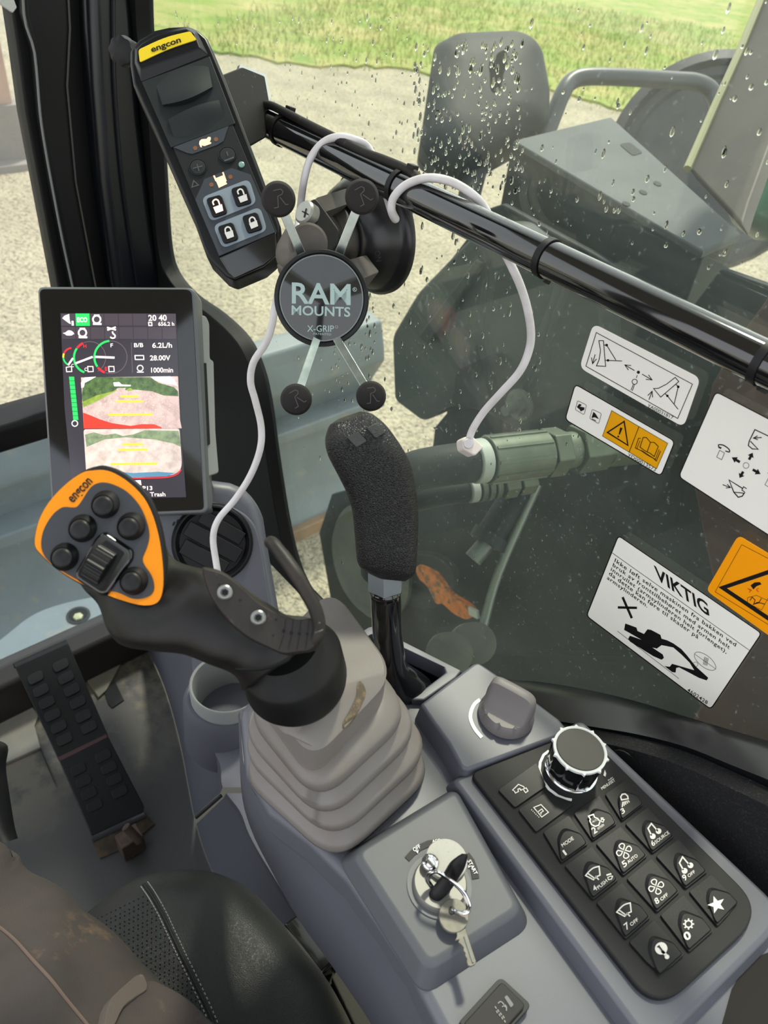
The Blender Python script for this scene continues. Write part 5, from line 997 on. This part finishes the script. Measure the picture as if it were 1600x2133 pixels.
d = Deco(mf, s2); arc(230, 590, 105, 158, 184, 3.6); d.build('yellow_gauge', YEL, mn)
d = Deco(mf, s2 - .0001); arc(690, 595, 195, -110, 94, 1.6); arc(440, 598, 190, -60, 112, 1.6); d.line([M1(935, 420), M1(948, 780)], 1.4); d.build('gauge_ring', sm('scr_ring', (104, 88, 98), .5), mn)
# camera pictures
d = Deco(mf, s2); d.poly([M1(335, 835), M1(1490, 822), M1(1515, 1345), M1(1536, 1440), M2(1455, 298), M2(312, 300)]); d.build('rear_view', sm('scr_gravel', (196, 170, 162), .8, var=(140, (168, 142, 138), .9), dust=(700, (232, 216, 210), .55, .7)), mn)
d = Deco(mf, s2 + .0001); d.poly([M1(*p) for p in ((345, 1060), (360, 900), (420, 850), (520, 832), (1160, 832), (1260, 900), (1440, 950), (1490, 1000), (1495, 1060), (1320, 1050), (1180, 1000), (980, 980), (860, 985), (870, 960), (770, 960), (720, 1010), (520, 1110), (370, 1190))]); d.build('trees', sm('scr_trees', (86, 110, 66), .7, var=(220, (56, 76, 48), .95), dust=(400, (150, 170, 96), .6, .7)), mn)
d = Deco(mf, s2 + .00015); d.poly([M1(*p) for p in ((345, 1130), (520, 1050), (720, 1000), (760, 975), (760, 990), (560, 1100), (370, 1190))]).poly([M1(*p) for p in ((870, 985), (920, 955), (960, 985), (900, 998))]); d.build('verge', sm('scr_verge', (140, 160, 66), .8, var=(200, (110, 130, 54), .8)), mn)
d = Deco(mf, s2 + .0002); d.poly([M1(*p) for p in ((340, 960), (335, 900), (380, 835), (515, 826), (440, 870), (380, 900), (370, 950))]).poly([M1(*p) for p in ((1165, 826), (1400, 822), (1440, 860), (1490, 940), (1440, 920), (1330, 905), (1220, 870))]).poly([M1(*p) for p in ((720, 895), (790, 890), (820, 920), (930, 925), (925, 940), (730, 940))]); d.build('sky_patch', sm('scr_sky', (232, 230, 240), .95), mn)
d = Deco(mf, s2 + .0002); d.poly([M2(*p) for p in ((303, 110), (380, 140), (500, 190), (640, 235), (870, 270), (1000, 248), (1150, 250), (1235, 285), (1240, 298), (312, 300))]); d.build('red_bodywork', sm('scr_bodywork', (232, 58, 46), .85), mn)
d = Deco(mf, s2); d.poly(rr([M2(*p) for p in ((308, 310), (1450, 300), (1485, 780), (1380, 860), (850, 890), (345, 900))], [6, 6, 20, 20, 20, 6])); d.build('side_view', sm('scr_yard', (206, 190, 180), .8, var=(130, (176, 156, 146), .9), dust=(600, (236, 226, 216), .58, .6)), mn)
d = Deco(mf, s2 + .0001); d.poly([M2(*p) for p in ((325, 375), (430, 345), (560, 380), (690, 360), (780, 390), (900, 370), (1040, 320), (1440, 330), (1470, 520), (1380, 480), (1150, 430), (800, 405), (560, 430), (345, 520))]); d.build('hills', sm('scr_hills', (132, 146, 110), .75, var=(200, (96, 110, 88), .9)), mn)
d = Deco(mf, s2 + .0001); d.poly([M2(*p) for p in ((770, 820), (900, 830), (1200, 815), (1400, 830), (1300, 870), (860, 885))]); d.build('blue_water', sm('scr_water', (88, 132, 160), .7), mn)
d = Deco(mf, s2 + .0002); d.line(spl([M2(*p) for p in ((850, 892), (1100, 888), (1300, 880), (1420, 845), (1470, 790))], 4), 2.6); d.build('red_edge', RED, mn)
d = Deco(mf, s2 + .0003)
for (a, b, f) in (((805, 1060), (1022, 1060), M1), ((752, 1120), (1080, 1120), M1), ((605, 136), (1135, 132), M2), ((775, 490), (1015, 487), M2), ((725, 553), (1070, 550), M2), ((632, 724), (1188, 718), M2)):
    n = 16
    for k in range(n): p, q = lerp(f(*a), f(*b), k / n), lerp(f(*a), f(*b), (k + .9) / n); d.line([p, q], 4.2)
d.build('yellow_guides', YEL, mn)
d = Deco(mf, s2 + .0002); d.text('P13', M2(1012, 1034), M2(1130, 1032), M2(1010, 988), .02).text('one Trash', M2(960, 1110), M2(1285, 1106), M2(955, 1062), .018).poly([M2(*p) for p in ((870, 920), (990, 915), (998, 975), (880, 980))]).circ(*M2(205, 240), 6, 2, n=14); d.build('caption', SW, mn)
bk_ = mat('arm_grey', (128, 130, 128), .45)
slab(P3((412, 655, .722), (436, 670, .73), (456, 985, .715)), rr([(404, 652), (430, 658), (437, 674), (438, 748), (446, 752), (450, 900), (457, 985), (430, 994), (404, 900)], 6), 0, .022, 'rear_bracket', bk_, mn, bev=.003)
slab(P3((412, 655, .7205), (436, 670, .7285), (456, 985, .7135)), rr([(424, 756), (430, 756), (438, 925), (430, 930)], 2), 0, .002, 'bracket_slot', PIL2, mn)
MB().tube([at(300, 1040, .735), at(330, 1090, .75)], .02, 16).build('stalk', MGR, mn)
# ================================================================ stickers on the window
sg_ = X(XW - .0004)
def film(name, c):                                   # printed vinyl: daylight from outside glows through it
    m = mat(name, c, .4); t = m.node_tree; p = t.nodes['Principled BSDF']; o = t.nodes['Material Output']
    tl = t.nodes.new('ShaderNodeBsdfTranslucent'); tl.inputs[0].default_value = lin(c); mx = t.nodes.new('ShaderNodeMixShader'); mx.inputs[0].default_value = .42
    t.links.new(p.outputs[0], mx.inputs[1]); t.links.new(tl.outputs[0], mx.inputs[2]); t.links.new(mx.outputs[0], o.inputs[0]); return m
STW = film('sticker_white', (240, 238, 237)); STO = film('sticker_orange', (246, 182, 8)); INK = mat('ink_black', (18, 16, 18), .5); INKR = mat('ink_red', (214, 70, 30), .5); INKG = mat('ink_grey', (70, 60, 84), .5)
def G4(x, y): return (1200 + x * .16875, 670 + y * .16875)
def H5(x, y): return (1400 + x * .14065, 810 + y * .14065)
def V6(x, y): return (1210 + x * .24375, 1100 + y * .24375)
def sticker(label, outline, m, r, border=False):
    t = thing('sticker', label, 'sticker', sg_.px(*outline[3]), 'instruction stickers on the side window')
    if border:
        c = (sum(p[0] for p in outline) / 4, sum(p[1] for p in outline) / 4)
        Deco(sg_, .0004).line(rr([(p[0] + (p[0] - c[0]) * .008, p[1] + (p[1] - c[1]) * .008) for p in outline], r + 1, 5), 2.2, True).build('dark_edge', INK, t)
    base = slab(sg_, rr(outline, r, 5), .0003, .0002, 'backing', m, t, smooth=False)
    return t
def arrow(d, a, b, w, hd):
    a, b = Vector(a), Vector(b); u = (b - a).normalized(); n = Vector((-u.y, u.x)); d.line([tuple(a), tuple(b)], w); d.line([tuple(b - u * hd + n * hd * .45), tuple(b), tuple(b - u * hd - n * hd * .45)], w)
def block_arrow(d, a, b, w):
    a, b = Vector(a), Vector(b); u = (b - a).normalized(); n = Vector((-u.y, u.x)); L = (b - a).length; m_ = a + u * L * .45
    d.poly([tuple(q) for q in (a + n * w * .3, m_ + n * w * .3, m_ + n * w * .75, b, m_ - n * w * .75, m_ - n * w * .3, a - n * w * .3)])
t = sticker('white sticker showing a dozer blade lowering and lifting, just under the bar', [(1236, 674), (1459, 788), (1424, 890), (1207, 766)], STW, 16)
d = Deco(sg_, .0005); g = G4
d.line([g(250, 135), g(1437, 772), g(1255, 1195), g(122, 550)], 1.5, True)
d.line([g(*p) for p in ((282, 235), (338, 235), (365, 552), (252, 546), (285, 470), (302, 360))], 1.7, True).line([g(345, 288), g(378, 290), g(492, 475)], 1.7).line([g(365, 478), g(568, 486)], 1.7).circ(*g(378, 290), 2.9, n=14).circ(*g(395, 478), 2.7, n=14)
arrow(d, g(236, 405), g(204, 520), 1.7, 12); arrow(d, g(722, 604), g(602, 534), 1.7, 12); arrow(d, g(815, 648), g(940, 720), 1.7, 12); arrow(d, g(900, 965), g(940, 858), 1.7, 12)
d.circ(*g(770, 625), 3.3, n=16).line([g(756, 660), g(744, 696)], 1.4).circ(*g(724, 742), 5.4, 1.5, n=20).line([g(708, 772), g(678, 848)], 1.4).line([g(722, 778), g(694, 856)], 1.4)
d.line([g(*p) for p in ((1225, 688), (1268, 740), (1045, 932), (958, 826), (1020, 822), (1120, 770))], 1.7, True).line([g(1230, 770), g(1262, 802), g(1212, 1015)], 1.7).line([g(1100, 888), g(1128, 916), g(1260, 1082)], 1.7).circ(*g(1262, 804), 2.9, n=14).circ(*g(1128, 916), 2.7, n=14)
d.text('YA00031817', g(878, 1050), g(1190, 1210), g(892, 1012), 0); d.build('printing', INK, t)
t = sticker('white and orange sticker with hare, warning triangle and open book symbols', [(1199, 801), (1405, 919), (1376, 991), (1178, 874)], STW, 9, True)
d = Deco(sg_, .0005); d.poly([g(440, 1098), g(1132, 1502), g(994, 1816), g(326, 1412)]); d.build('orange_panel', STO, t)
d = Deco(sg_, .0007)
d.line([g(440, 1098), g(1132, 1502), g(994, 1816), g(326, 1412)], 1, True).line([g(776, 1298), g(656, 1610)], 1.4)
d.line([g(594, 1232), g(640, 1526), g(388, 1368)], 2.8, True).poly([g(545, 1305), g(575, 1315), g(540, 1395), g(526, 1390)]).circ(*g(521, 1418), 1.9, n=12)
d.line([g(*p) for p in ((830, 1428), (870, 1432), (918, 1490), (965, 1490), (1016, 1540), (965, 1665), (915, 1625), (880, 1610), (845, 1590), (790, 1550))], 1.5, True).line([g(920, 1490), g(876, 1612)], 1.5)
d.line([g(*p) for p in ((800, 1440), (772, 1440), (732, 1560), (800, 1590), (870, 1640), (960, 1690), (990, 1722), (1044, 1596))], 1.4).line([g(*p) for p in ((790, 1470), (750, 1570), (830, 1600), (900, 1650), (980, 1700), (1026, 1578))], 1.2)
for q in (((20, 975), (130, 1030), (100, 1150), (-10, 1085)), ((200, 1082), (314, 1135), (280, 1260), (168, 1195))): d.line(rr([g(*p) for p in q], 3), .9, True)
d.poly([g(*p) for p in ((12, 1050), (40, 1015), (70, 1025), (50, 1050), (105, 1060), (100, 1090), (75, 1100), (60, 1110), (45, 1085), (20, 1065))]).poly([g(*p) for p in ((215, 1115), (235, 1130), (285, 1205), (230, 1180), (190, 1190))]).line([g(195, 1200), g(245, 1225)], 1.6)
d.text('YD00013573', g(632, 1660), g(978, 1850), g(646, 1622), 0); d.build('printing', INK, t)
t = sticker('large white sticker with a control pattern of four arrows, cut by the right edge', [(1492, 817), (1740, 946), (1668, 1157), (1415, 993)], STW, 10, True)
d = Deco(sg_, .0005); g = H5
for a, b in (((1140, 1050), (1195, 945)), ((1005, 1085), (885, 1015)), ((1195, 1195), (1312, 1262)), ((1055, 1225), (1000, 1320))): block_arrow(d, g(*a), g(*b), 9)
d.circ(*g(1096, 1135), 6, 1, n=22)
d.line([g(*p) for p in ((1440, 705), (1228, 604), (1145, 770), (1130, 840), (1190, 890), (1275, 895), (1160, 775))], 2.2)
arrow(d, g(1330, 720), g(1205, 730), 2, 9)
d.line(spl([g(*p) for p in ((700, 880), (690, 830), (760, 835), (840, 890), (850, 935), (790, 920))], 3), 2.4).poly([g(690, 850), g(740, 870), g(715, 895)]).line([g(705, 910), g(778, 950), g(735, 1050), g(662, 1010)], 1.1, True)
d.line([g(*p) for p in ((1045, 1475), (845, 1350), (915, 1530), (980, 1605), (1040, 1590), (1080, 1530))], 2.4).line([g(915, 1530), g(1060, 1545)], 1.8).line([g(1105, 1478), g(1060, 1450), g(1035, 1500), g(1075, 1525)], 1.8); arrow(d, g(750, 1420), g(868, 1462), 1.8, 9)
d.line([g(1420, 1240), g(1460, 1260)], 3).line([g(1440, 1300), g(1376, 1420), g(1440, 1460)], 1.1); d.build('printing', INK, t)
t = sticker('orange warning sticker with a black triangle, cut by the right edge', [(1538, 1115), (1720, 1225), (1660, 1366), (1471, 1230)], STO, 12)
d = Deco(sg_, .0005); g = V6
d.line([g(1700, 260), g(1375, 142), g(1148, 545), g(1680, 880)], .9) if False else d.line([g(1640, 280), g(1375, 142), g(1148, 545), g(1660, 860)], .9)
d.line([g(1680, 350), g(1212, 510), g(1690, 830)], 9).poly([g(*p) for p in ((1450, 490), (1485, 465), (1530, 462), (1545, 480), (1500, 498), (1475, 525))]).line([g(1445, 620), g(1465, 590), g(1490, 615), g(1478, 650), g(1520, 640), g(1545, 600)], 1.6).line([g(1470, 655), g(1510, 635), g(1575, 650)], 1.6)
d.line([g(1425, 595), g(1500, 575), g(1600, 620)], .8).line([g(1425, 640), g(1545, 700), g(1600, 600)], .8).line([g(1425, 595), g(1425, 640)], .8); d.build('printing', INK, t)
d = Deco(sg_, .0006)
for a, b in (((1425, 515), (1448, 530)), ((1440, 550), (1455, 530)), ((1500, 525), (1522, 515)), ((1500, 530), (1520, 545)), ((1462, 535), (1440, 520))): d.line([g(*a), g(*b)], 1.6)
d.build('red_marks', INKR, t)
t = sticker('white warning sticker with the heading VIKTIG above a black digger picture', [(1289, 1117), (1585, 1319), (1480, 1476), (1223, 1283)], STW, 8, True)
d = Deco(sg_, .0005)
d.line([V6(268, 212), V6(1440, 1044)], 1)
d.text('VIKTIG', V6(612, 440) if False else V6(640, 430), V6(1100, 755), V6(622, 318), .02)
def tl(s, a, b, h): d.text(s, V6(*a), V6(*b), V6(*h), .012, space=1.12)
tl('Ikke løft selve maskinen fra bakken ved', (286, 288), (1322, 1014), (296, 258)); tl('bruk av fronttilbehøret med armen helt', (270, 325), (1268, 1036), (280, 296)); tl('innrullet (armsylinderen helt forlenget),', (254, 362), (1244, 1074), (264, 334)); tl('da dette kan føre til skader på', (238, 398), (1000, 948), (248, 368)); tl('armsylinderen.', (222, 434), (566, 680), (232, 406))
tl('4602428', (908, 1394), (1078, 1508), (918, 1366))
d.line([V6(357, 590), V6(436, 770)], 5).line([V6(316, 678), V6(480, 682)], 5)
d.poly([V6(*p) for p in ((380, 815), (475, 850), (485, 880), (540, 905), (570, 865), (600, 870), (680, 912), (690, 945), (740, 960), (790, 985), (860, 1035), (905, 1085), (985, 1185), (1090, 1280), (1075, 1302), (1010, 1280), (840, 1190), (815, 1195), (810, 1235), (780, 1230), (715, 1180), (760, 1185), (780, 1160), (970, 1215), (930, 1150), (860, 1080), (790, 1020), (690, 1000), (650, 1030), (610, 1020), (700, 1080), (710, 1110), (690, 1125), (620, 1095), (420, 970), (405, 945), (420, 920), (520, 955), (370, 870))])
d.line([V6(312, 880), V6(838, 1286)], .9).line(ell(*V6(1062, 1138), 27, 12, 38, 24), .9, True).line([V6(970, 1075), V6(1155, 1205)], .8)
for k in range(4): d.line([V6(1060 + k * 10, 1100 + k * 4), V6(1045 + k * 10, 1165 + k * 4)], 1)
d.circ(*V6(980, 1165), 5, .7, n=14); d.build('printing', INK, t)
# ================================================================ seat, rails
LTH = mat('seat_leather', (40, 41, 41), .40, bump=(750, .35, 'v', .0008), var=(12, (50, 51, 50), .6)); THR = mat('seat_thread', (150, 150, 146), .6)
se = thing('seat', 'black leather operator seat cushion with stitched seam and perforated middle', 'seat', Z(.05).px(500, 2050))
so = spl([(60, 2010), (140, 1950), (205, 1897), (250, 1862), (300, 1838), (358, 1826), (425, 1825), (485, 1843), (535, 1874), (592, 1935), (645, 1998), (700, 2078), (752, 2190), (780, 2330), (700, 2600), (200, 2700), (-200, 2500), (-120, 2200)], 4, True)
zs = .395; base = lift(zs, [tuple(p) for p in so]); c = sum(base, Vector()) / len(base)
rings = [[p + Vector((0, 0, -.09)) for p in base], [p + (c - p) * -.02 + Vector((0, 0, -.05)) for p in base]]
for k in range(9):
    t = k / 8 * math.pi / 2; s = 1 - math.cos(t); s2_ = .50 * (1 - math.cos(t)) ** 1.0; rings.append([p + (c - p) * s2_ + Vector((0, 0, .055 * math.sin(t))) for p in base])
rings += [[p + (c - p) * .7 + Vector((0, 0, .058)) for p in base], [p + (c - p) * .9 + Vector((0, 0, .059)) for p in base]]
cu = MB().loft(rings).build('cushion', LTH, se, angle=80)
ss = SurfFr([cu], .65)
seam = spl([(300, 1842), (314, 1862), (326, 1882), (340, 1908), (352, 1934), (365, 1962), (378, 1990), (394, 2022), (412, 2060), (430, 2098), (446, 2136)], 4)
MB().tube([ss.px(p.x, p.y, .0004) for p in seam], .0013, 8).build('seam', mat('seam_leather', (34, 34, 34), .5), se)
mb = MB()
for i, p in enumerate(seam[:-1]):
    for off in (-9, 8):
        q = seam[i + 1]; mid = (p + q) / 2; n = (q - p).normalized(); nn = Vector((-n.y, n.x)) * off; a = mid + nn - n * 2.6; b = mid + nn + n * 2.6
        mb.tube([ss.px(a.x, a.y, .0003), ss.px(mid.x + nn.x, mid.y + nn.y, .0006), ss.px(b.x, b.y, .0003)], .0005, 5)
o = mb.build('stitching', THR, se); o['kind'] = 'stuff'
mb = MB()
for i in range(34):
    for j in range(16):
        x = 312 - j * 9.5 + (i % 2) * 4.7 + i * 4.6 - 14; y = 1868 + i * 8.2 + j * 4.6
        if y > 2132 or ss.hit(x, y) is None: continue
        p = ss.px(x, y, .0003); n = ss.nrm(x, y); u = n.orthogonal().normalized(); w = n.cross(u)
        mb.add([p + (u * math.cos(a) + w * math.sin(a)) * .0007 for a in (k * math.pi / 3 for k in range(6))], [tuple(range(6))])
o = mb.build('perforations', mat('perforation', (12, 12, 12), .8), se, smooth=False); o['kind'] = 'stuff'
sr = thing('seat_slide', 'black metal slide rail between seat and console', 'seat rail', Z(.30).px(640, 1960))
q = lift(.36, [(590, 1925), (622, 1900), (700, 2000), (668, 2030)]); MB().prism(q, (0, 0, -.03)).build('rail', BLKG, sr, bev=.003)
q = lift(.33, [(650, 2010), (760, 1980), (900, 2200), (760, 2260)]); MB().prism(q, (0, 0, -.02)).build('base_plate', PIL2, sr, bev=.003)
q = lift(.345, [(690, 2035), (706, 2016), (830, 2180), (800, 2230), (760, 2180)]); MB().prism(q, (0, 0, -.012)).build('dusty_plate', mat('dusty_black', (58, 56, 50), .85, bump=(160, .5), dust=(60, (96, 90, 78), .55, .6)), sr, bev=.002)
MB().prism([Vector((-.30, -.45, .30)), Vector((.10, -.45, .30)), Vector((.10, .22, .30)), Vector((-.30, .22, .30))], (0, 0, -.25)).build('pedestal', PIL2, sr, bev=.01)
# ================================================================ operator's leg
TRS = mat('work_trousers', (67, 60, 57), .9, bump=(900, .35), var=(14, (52, 47, 46), .9), dust=(16, (122, 98, 74), .60, .7))
pe = thing('person', 'seated person in dusty brown-grey work trousers, only the right thigh in view', 'person', Z(.05).px(150, 2000))
lst_ = [(-120, 1660, -480, 1890, .56, .058), (-40, 1716, -440, 1985, .545, .066), (30, 1757, -400, 2075, .53, .070), (75, 1800, -350, 2150, .52, .073), (130, 1842, -280, 2230, .51, .076), (200, 1893, -200, 2320, .50, .080), (262, 1962, -120, 2400, .49, .083), (312, 2028, -40, 2480, .48, .086), (380, 2080, 40, 2560, .475, .088), (450, 2150, 120, 2640, .47, .090), (560, 2260, 240, 2740, .465, .092), (720, 2430, 420, 2900, .46, .094), (900, 2640, 620, 3080, .455, .094)]
lst_ = [(a - 58, b + 46, c, d_, e_, f_) for a, b, c, d_, e_, f_ in lst_]
sloft([(a + (c - a) * .06, b + (d_ - b) * .06, c + (a - c) * .06, d_ + (b - d_) * .06, e_, f_ * .88) for a, b, c, d_, e_, f_ in lst_], 'leg_body', mat('skin', (196, 150, 126), .6), pe, e=2.3, sm=3)
tr = sloft(lst_, 'trousers', TRS, pe, e=2.2, n=64, sm=8, angle=80)
# soft folds in the cloth
me = tr.data; tl_ = org(tr)
from mathutils import noise as mn_
for v in me.vertices:
    p = v.co + tl_; f = mn_.noise(Vector((p.x * 9 + p.y * 7, p.y * 5 - p.x * 3, p.z * 9))) * .009 + math.sin((p.x * 1.2 - p.y * .7) * 95 + mn_.noise(p * 14) * 3.2) * .0022
    v.co += v.normal * f
st_ = SurfFr([tr], .45)
fs = spl([(-10, 1925), (30, 1958), (70, 2002), (105, 2040), (140, 2085), (186, 2140)], 4); MB().tube([st_.px(p.x, p.y, .0002) for p in fs], .0011, 8).build('leg_seam', mat('seam_worn', (96, 80, 72), .85), tr)
fp = [(228, 2088), (262, 2050), (292, 2028), (304, 2040), (306, 2060), (285, 2074), (258, 2096), (236, 2140), (218, 2150)]
f_ = Fr(st_.px(265, 2065, .006), st_.nrm(265, 2065))
slab(f_, spl(fp, 3, True), .004, .008, 'pocket_flap', mat('flap_cloth', (84, 75, 70), .9, bump=(900, .35), dust=(30, (140, 112, 84), .6, .6)), tr, taper=.003, bev=.002)
slab(f_, spl([(310, 2042), (345, 2052), (390, 2078), (432, 2118), (450, 2160), (240, 2180), (252, 2110), (280, 2080)], 3, True), .0025, .008, 'pocket', TRS, tr, taper=.004, bev=.002)
# ================================================================ travel pedal
pdl = thing('travel_pedal', 'long black foot pedal with rubber pads, standing on the floor mat', 'pedal', Z(.05).px(190, 1560))
def Fz(x, y): return (x * .35, 1280 + y * .35)
PDM = mat('pedal_black', (15, 15, 17), .33, spec=.3, var=(20, (20, 20, 22), .6)); PDR = mat('pedal_rubber', (22, 22, 24), .5)
a, b, c_ = Z(.150).px(*Fz(350, 860)), Z(.150).px(*Fz(640, 720)), Z(.205).px(*Fz(100, 330)); pu = Fr(a, (b - a).cross(c_ - a))
c2_ = Z(.095).px(*Fz(530, 1270)); pl_ = Fr(a, (b - a).cross(c2_ - a))
slab(pu, [Fz(*p) for p in ((92, 318), (408, 175), (645, 722), (352, 872))], 0, .006, 'upper_plate', PDM, pdl, bev=.0012)
slab(pl_, [Fz(*p) for p in ((352, 868), (642, 722), (858, 1140), (856, 1175), (545, 1318), (530, 1280))], 0, .006, 'lower_plate', PDM, pdl, bev=.0012)
w0, w1 = pu.px(*Fz(92, 318)), pu.px(*Fz(408, 175))
mb = MB(); rings = []
for k in range(9):
    t = k / 8 * math.pi * .75; off = AY * 0; r_ = .012
    q = -pu.n * (r_ * (1 - math.cos(t))) + (w0 - pu.px(*Fz(352, 872))).normalized() * (r_ * math.sin(t)); rings.append([w0 + q, w1 + q])
rings += [[p - pu.n * .004 for p in rg_] for rg_ in reversed(rings)]
mb.loft(rings, False, False, closed=False); mb.build('top_lip', PDM, pdl, angle=60)
w0, w1 = pl_.px(*Fz(545, 1318)), pl_.px(*Fz(856, 1175)); rings = []
for k in range(7):
    t = k / 6 * math.pi * .6; r_ = .010; q = -pl_.n * (r_ * (1 - math.cos(t))) + (w0 - pl_.px(*Fz(352, 868))).normalized() * (r_ * math.sin(t)); rings.append([w0 + q, w1 + q])
rings += [[p - pl_.n * .004 for p in rg_] for rg_ in reversed(rings)]
MB().loft(rings, False, False, closed=False).build('bottom_lip', mat('lip_worn', (70, 70, 72), .25), pdl, angle=60)
Deco(pu, .0006).poly([Fz(*p) for p in ((345, 850), (632, 712), (640, 730), (355, 874))]).build('fold_band', mat('fold_red', (62, 36, 38), .35), pdl)
UL = ((212, 375), (245, 450), (280, 522), (313, 597), (350, 668), (384, 742)); UR = ((362, 300), (393, 375), (428, 447), (463, 522), (497, 603), (530, 670)); LL_ = ((466, 922), (498, 992), (531, 1066), (564, 1137)); LR_ = ((615, 842), (650, 912), (682, 982), (713, 1056))
for frm, pts in ((pu, UL + UR), (pl_, LL_ + LR_)):
    for x, y in pts:
        u = Vector((.90, -.44)); v = Vector((.34, .94)); P = []
        for sx, sy in ((-1, -1), (1, -1), (1, 1), (-1, 1)): q = Vector((x, y)) + u * sx * 50 + v * sy * 29; P.append(Fz(q.x, q.y))
        slab(frm, rr(P, 8, 4), .0028, .004, 'pad', PDR, pdl, bev=.0009, seg=2)
RST = mat('rusty_steel', (70, 54, 42), .8, var=(120, (46, 36, 30), .9))
MB().tube([at(262, 1722, 1.035), at(291, 1752, 1.045)], .006, 12).build('pivot_pin', RST, pdl)
MB().box(Z(.075).px(272, 1755), (.016, 0, 0), (0, .012, 0), (0, 0, .02)).build('pivot_bracket', RST, pdl, bev=.002)
MB().tube([pl_.px(230, 1640, -.008), Z(.05).px(215, 1690)], .012, 12).build('pedal_stem', PIL2, pdl)
# floor fittings
fp1 = slab(Z(.056), [(-30, 1470), (40, 1438), (80, 1488), (72, 1511), (84, 1556), (-30, 1608)], 0, .006, 'floor_plate', mat('plate_dusty', (122, 120, 112), .75, var=(30, (140, 132, 116), .8)), bev=.001)
tag(fp1, 'pale dusty steel floor plate left of the pedal', 'floor plate')
fp2 = slab(Z(.056), [(165, 1392), (262, 1345), (268, 1352), (222, 1436), (205, 1452)], 0, .006, 'floor_plate', mat('plate_khaki', (108, 104, 90), .75, var=(40, (126, 116, 96), .8)), bev=.001)
tag(fp2, 'khaki dusty floor plate in the corner right of the pedal top', 'floor plate')
nh = slab(Z(.0525), [(214, 1432), (240, 1420), (258, 1458), (234, 1474), (226, 1466)], 0, .002, 'floor_notch', PIL2, smooth=False); tag(nh, 'dark square hole in the floor mat right of the pedal', 'floor hole')
sl = slab(Z(.0525), [(72, 1512), (84, 1556), (118, 1640), (100, 1600), (76, 1540)], 0, .002, 'floor_slot', PIL2, smooth=False); tag(sl, 'dark slot in the floor beside the pedal left edge', 'floor hole')
s3 = slab(Z(.0525), [(190, 1748), (300, 1690), (322, 1716), (262, 1765), (208, 1788)], 0, .002, 'floor_opening', mat('opening_dirty', (46, 38, 30), .9, var=(60, (78, 64, 48), .9)), smooth=False); tag(s3, 'dirty opening in the floor under the pedal heel', 'floor hole')
lt = thing('foot_lever', 'black rounded foot lever at the left edge above the trouser leg', 'lever', Z(.05).px(0, 1740))
sloft([(-20, 1540, -60, 1550, .80, .012), (10, 1556, -60, 1580, .80, .016), (6, 1600, -60, 1620, .79, .016), (14, 1660, -60, 1680, .77, .016), (24, 1720, -60, 1740, .75, .016), (32, 1748, -60, 1780, .74, .014)], 'lever_body', BLK, lt, e=2.6)
